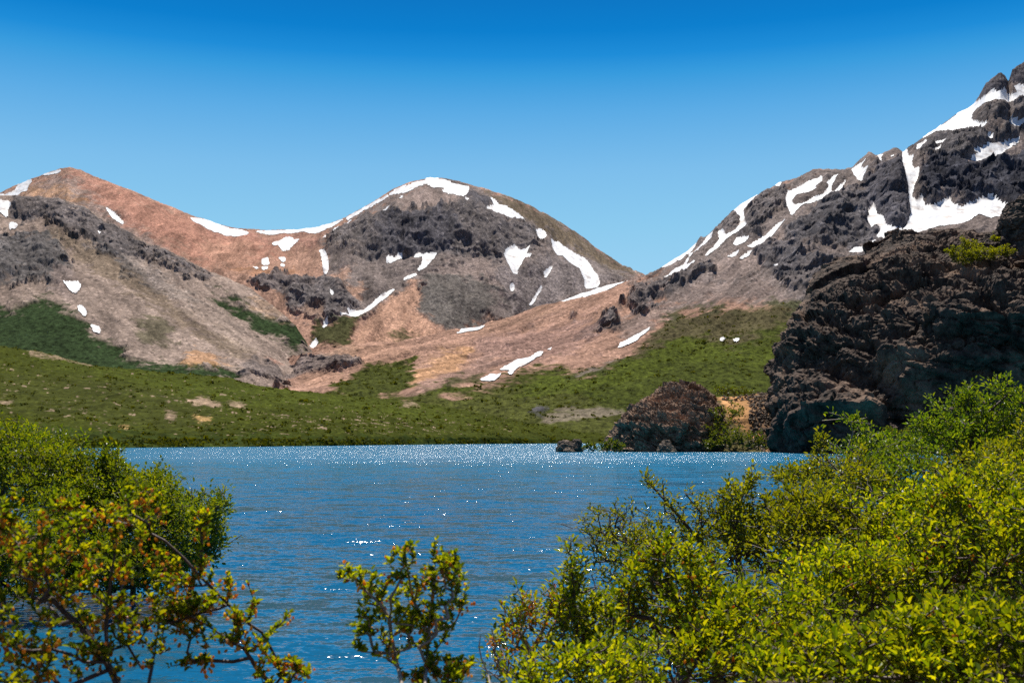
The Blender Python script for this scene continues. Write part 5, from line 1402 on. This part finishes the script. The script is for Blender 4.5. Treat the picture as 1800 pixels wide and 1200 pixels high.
# middle row
right_shrub("spreading flat topped shrub with open twigs over the water", [(1090,900,9,45,14,0.35),(1060,930,9,55,18,0.4),(1120,925,9,60,30,0.5),(1035,950,9,30,8,0.25),(1100,965,9,70,28,0.5),(1150,960,9,60,40,0.5),(1075,1000,9,50,26,0.4),(1020,965,9,18,6,0.2)], 420, 1200, 9.0, M_LEAF_FINE,
            leaf=0.030, per=7, rtip=0.0028, maxlen=0.12, spur=0.05, outer=3, gaps=0.35, bias=0.25,
            seeds=[[world_at(1190,1060,9), world_at(1150,1000,9), world_at(1110,960,9), world_at(1085,925,9)],[world_at(1150,1000,9), world_at(1080,985,9), world_at(1030,990,9)]])
right_shrub("thin branched shrub with two long sprigs reaching up over the water", [(1150,850,8.8,20,14,0.15),(1175,880,8.8,18,12,0.15),(1225,880,8.8,22,16,0.2),(1245,900,8.8,26,26,0.25),(1215,930,8.8,30,24,0.3),(1190,900,8.8,14,20,0.15)], 170, 1260, 8.8, M_LEAF_FINE,
            leaf=0.028, per=6, rtip=0.0028, maxlen=0.11, spur=0.045, outer=3, bias=0.2,
            seeds=[[world_at(1265,1020,8.8), world_at(1230,950,8.8), world_at(1200,915,8.8), world_at(1165,875,8.8), world_at(1128,834,8.8)],[world_at(1235,955,8.8), world_at(1232,900,8.8), world_at(1205,868,8.8)]])
right_shrub("shrub with a leafy knob on top beside the open water gap", [(1300,860,8.6,26,18,0.25),(1290,890,8.6,30,35,0.35),(1325,838,8.6,9,14,0.1),(1310,930,8.6,50,45,0.5),(1270,960,8.6,45,40,0.5)], 330, 1310, 8.6, M_LEAF_FINE, leaf=0.034, per=8, maxlen=0.13, spur=0.06,
            seeds=[[world_at(1300,1000,8.6), world_at(1290,920,8.6), world_at(1300,870,8.6), world_at(1328,826,8.6)]])
right_shrub("broad small leaved shrub in the middle of the thicket", [(1400,900,8.5,70,40,0.7),(1370,950,8.4,80,60,0.7),(1450,940,8.4,70,60,0.7),(1430,880,8.6,60,25,0.5)], 620, 1400, 8.5, M_LEAF_FINE, **{**fine, 'leaf': 0.030, 'maxlen': 0.15})
right_shrub("dense bright shrub right of the middle of the thicket", [(1540,900,8.3,80,50,0.7),(1520,960,8.2,80,70,0.7),(1600,930,8.2,70,70,0.7)], 620, 1550, 8.3, M_LEAF_FRONT, **{**fine, 'leaf': 0.030, 'maxlen': 0.15})
right_shrub("dense bright shrub at the right edge below the reddish one", [(1680,900,7.8,80,55,0.6),(1770,900,7.8,70,75,0.7),(1720,970,7.7,90,70,0.7),(1830,940,7.8,60,100,0.6)], 650, 1740, 7.8, M_LEAF_FRONT, **{**fine, 'leaf': 0.030, 'maxlen': 0.14})
right_shrub("dark twiggy undergrowth shrub behind the front row, left part", [(1180,1080,7.8,110,70,0.5),(1290,1040,7.8,70,60,0.5),(1050,1090,7.8,70,50,0.4)], 420, 1200, 7.8, M_LEAF_LEFT, leaf=0.030, per=5, maxlen=0.13, spur=0.06)
right_shrub("dark tangled undergrowth shrub low behind the orange flecked front shrub", [(1180,1150,6.6,120,60,0.4),(1080,1160,6.4,70,45,0.3),(1290,1120,6.6,70,60,0.4)], 420, 1180, 6.6, M_LEAF_LEFT, leaf=0.024, per=6, maxlen=0.11, spur=0.05)
right_shrub("dark twiggy undergrowth shrub behind the front row, right part", [(1450,1080,7.0,130,70,0.5),(1650,1060,7.0,120,70,0.5)], 420, 1500, 7.0, M_LEAF_LEFT, leaf=0.030, per=5, maxlen=0.13, spur=0.06)
# front row, larger leaves
rs = np.random.RandomState(55)
front = dict(leaf=0.024, per=11, rtip=0.0022, rmax=0.014, maxlen=0.07, spur=0.045, outer=4, width=0.58, sides=4, bias=0.3, gaps=0.4)
right_shrub("sparse reddish flowering shrub at the left end of the thicket", [(915,1080,4.6,40,30,0.15),(900,1110,4.6,30,40,0.15),(960,1090,4.6,40,45,0.2),(885,1150,4.5,20,40,0.12),(990,1060,4.6,20,30,0.15)], 150, 930, 4.4, M_LEAF_FRONT,
            **{**front, 'leaf': 0.020, 'per': 5, 'blossom': 0.9, 'blossom_size': 0.013, 'outer': 3, 'maxlen': 0.05, 'seeds': [[world_at(945,1210,4.5), world_at(930,1140,4.6), world_at(900,1090,4.6), world_at(876,1055,4.6)],[world_at(935,1150,4.6), world_at(965,1080,4.6), world_at(972,1032,4.6)]], 'bark': M_BARK_PALE})
right_shrub("tall slender front shrub with a dark straight stem, left of the thicket", [(1010,1000,4.5,16,35,0.1),(1000,1045,4.5,25,40,0.15),(1040,1060,4.5,35,40,0.15),(1010,1110,4.5,40,50,0.2),(1060,1110,4.5,40,50,0.2)], 190, 1015, 4.3, M_LEAF_FRONT,
            **{**front, 'leaf': 0.021, 'seeds': [[world_at(1016,1230,4.4), world_at(1015,1120,4.5), world_at(1008,1040,4.5), world_at(1005,975,4.5)]]})
right_shrub("low bright front shrub at the bottom edge near the bare twig", [(880,1190,4.0,32,25,0.15),(960,1180,4.0,55,40,0.2),(1050,1180,4.0,60,40,0.25),(1120,1170,4.0,50,45,0.25)], 260, 1000, 3.9, M_LEAF_FRONT, **{**front, 'leaf': 0.021})
right_shrub("orange flecked front shrub with crooked upper twigs", [(1130,1010,4.9,35,40,0.2),(1190,990,4.9,35,45,0.25),(1160,1060,4.9,60,50,0.3),(1100,1070,4.9,35,40,0.2),(1225,1010,4.9,30,55,0.2),(1240,1080,4.8,60,60,0.3)], 340, 1170, 4.7, M_LEAF_FRONT,
            **{**front, 'blossom': 0.22, 'blossom_size': 0.016})
right_shrub("wide bright front shrub below the middle of the thicket", [(1330,1080,4.8,80,60,0.35),(1300,1130,4.6,80,55,0.3),(1400,1100,4.7,80,60,0.35),(1250,1150,4.5,60,50,0.25)], 420, 1330, 4.6, M_LEAF_FRONT, **{**front, 'blossom': 0.04, 'blossom_size': 0.016})
right_shrub("tall bright front shrub with orange flecks right of the middle", [(1440,1010,5.2,60,50,0.35),(1500,1000,5.2,60,60,0.35),(1560,1020,5.2,60,60,0.35),(1480,1060,5.1,80,50,0.35)], 400, 1500, 5.0, M_LEAF_FRONT, **{**front, 'blossom': 0.08, 'blossom_size': 0.017})
right_shrub("big leaved bright shrub at the bottom edge, right of centre", [(1450,1160,4.0,80,45,0.3),(1540,1150,4.0,70,55,0.3),(1360,1180,4.0,50,30,0.25)], 330, 1450, 3.9, M_LEAF_FRONT, **{**front, 'leaf': 0.026, 'blossom': 0.05})
right_shrub("tallest bright front shrub near the right edge", [(1640,960,5.3,60,70,0.4),(1700,940,5.3,60,75,0.4),(1620,1030,5.2,60,60,0.35),(1680,880,5.3,30,30,0.2)], 420, 1660, 5.1, M_LEAF_FRONT, **{**front, 'blossom': 0.08, 'blossom_size': 0.017})
right_shrub("bright front shrub cut by the right edge of the view", [(1780,950,5.0,50,80,0.4),(1770,1040,4.9,60,70,0.4),(1830,1000,4.9,50,120,0.4)], 380, 1790, 4.8, M_LEAF_FRONT, **{**front, 'blossom': 0.06, 'blossom_size': 0.017})
right_shrub("big leaved bright shrub in the bottom right corner", [(1640,1130,4.0,70,60,0.3),(1720,1120,4.0,70,65,0.3),(1790,1140,3.9,60,60,0.3),(1680,1180,3.8,90,30,0.25)], 420, 1710, 3.8, M_LEAF_FRONT, **{**front, 'leaf': 0.026, 'blossom': 0.06})
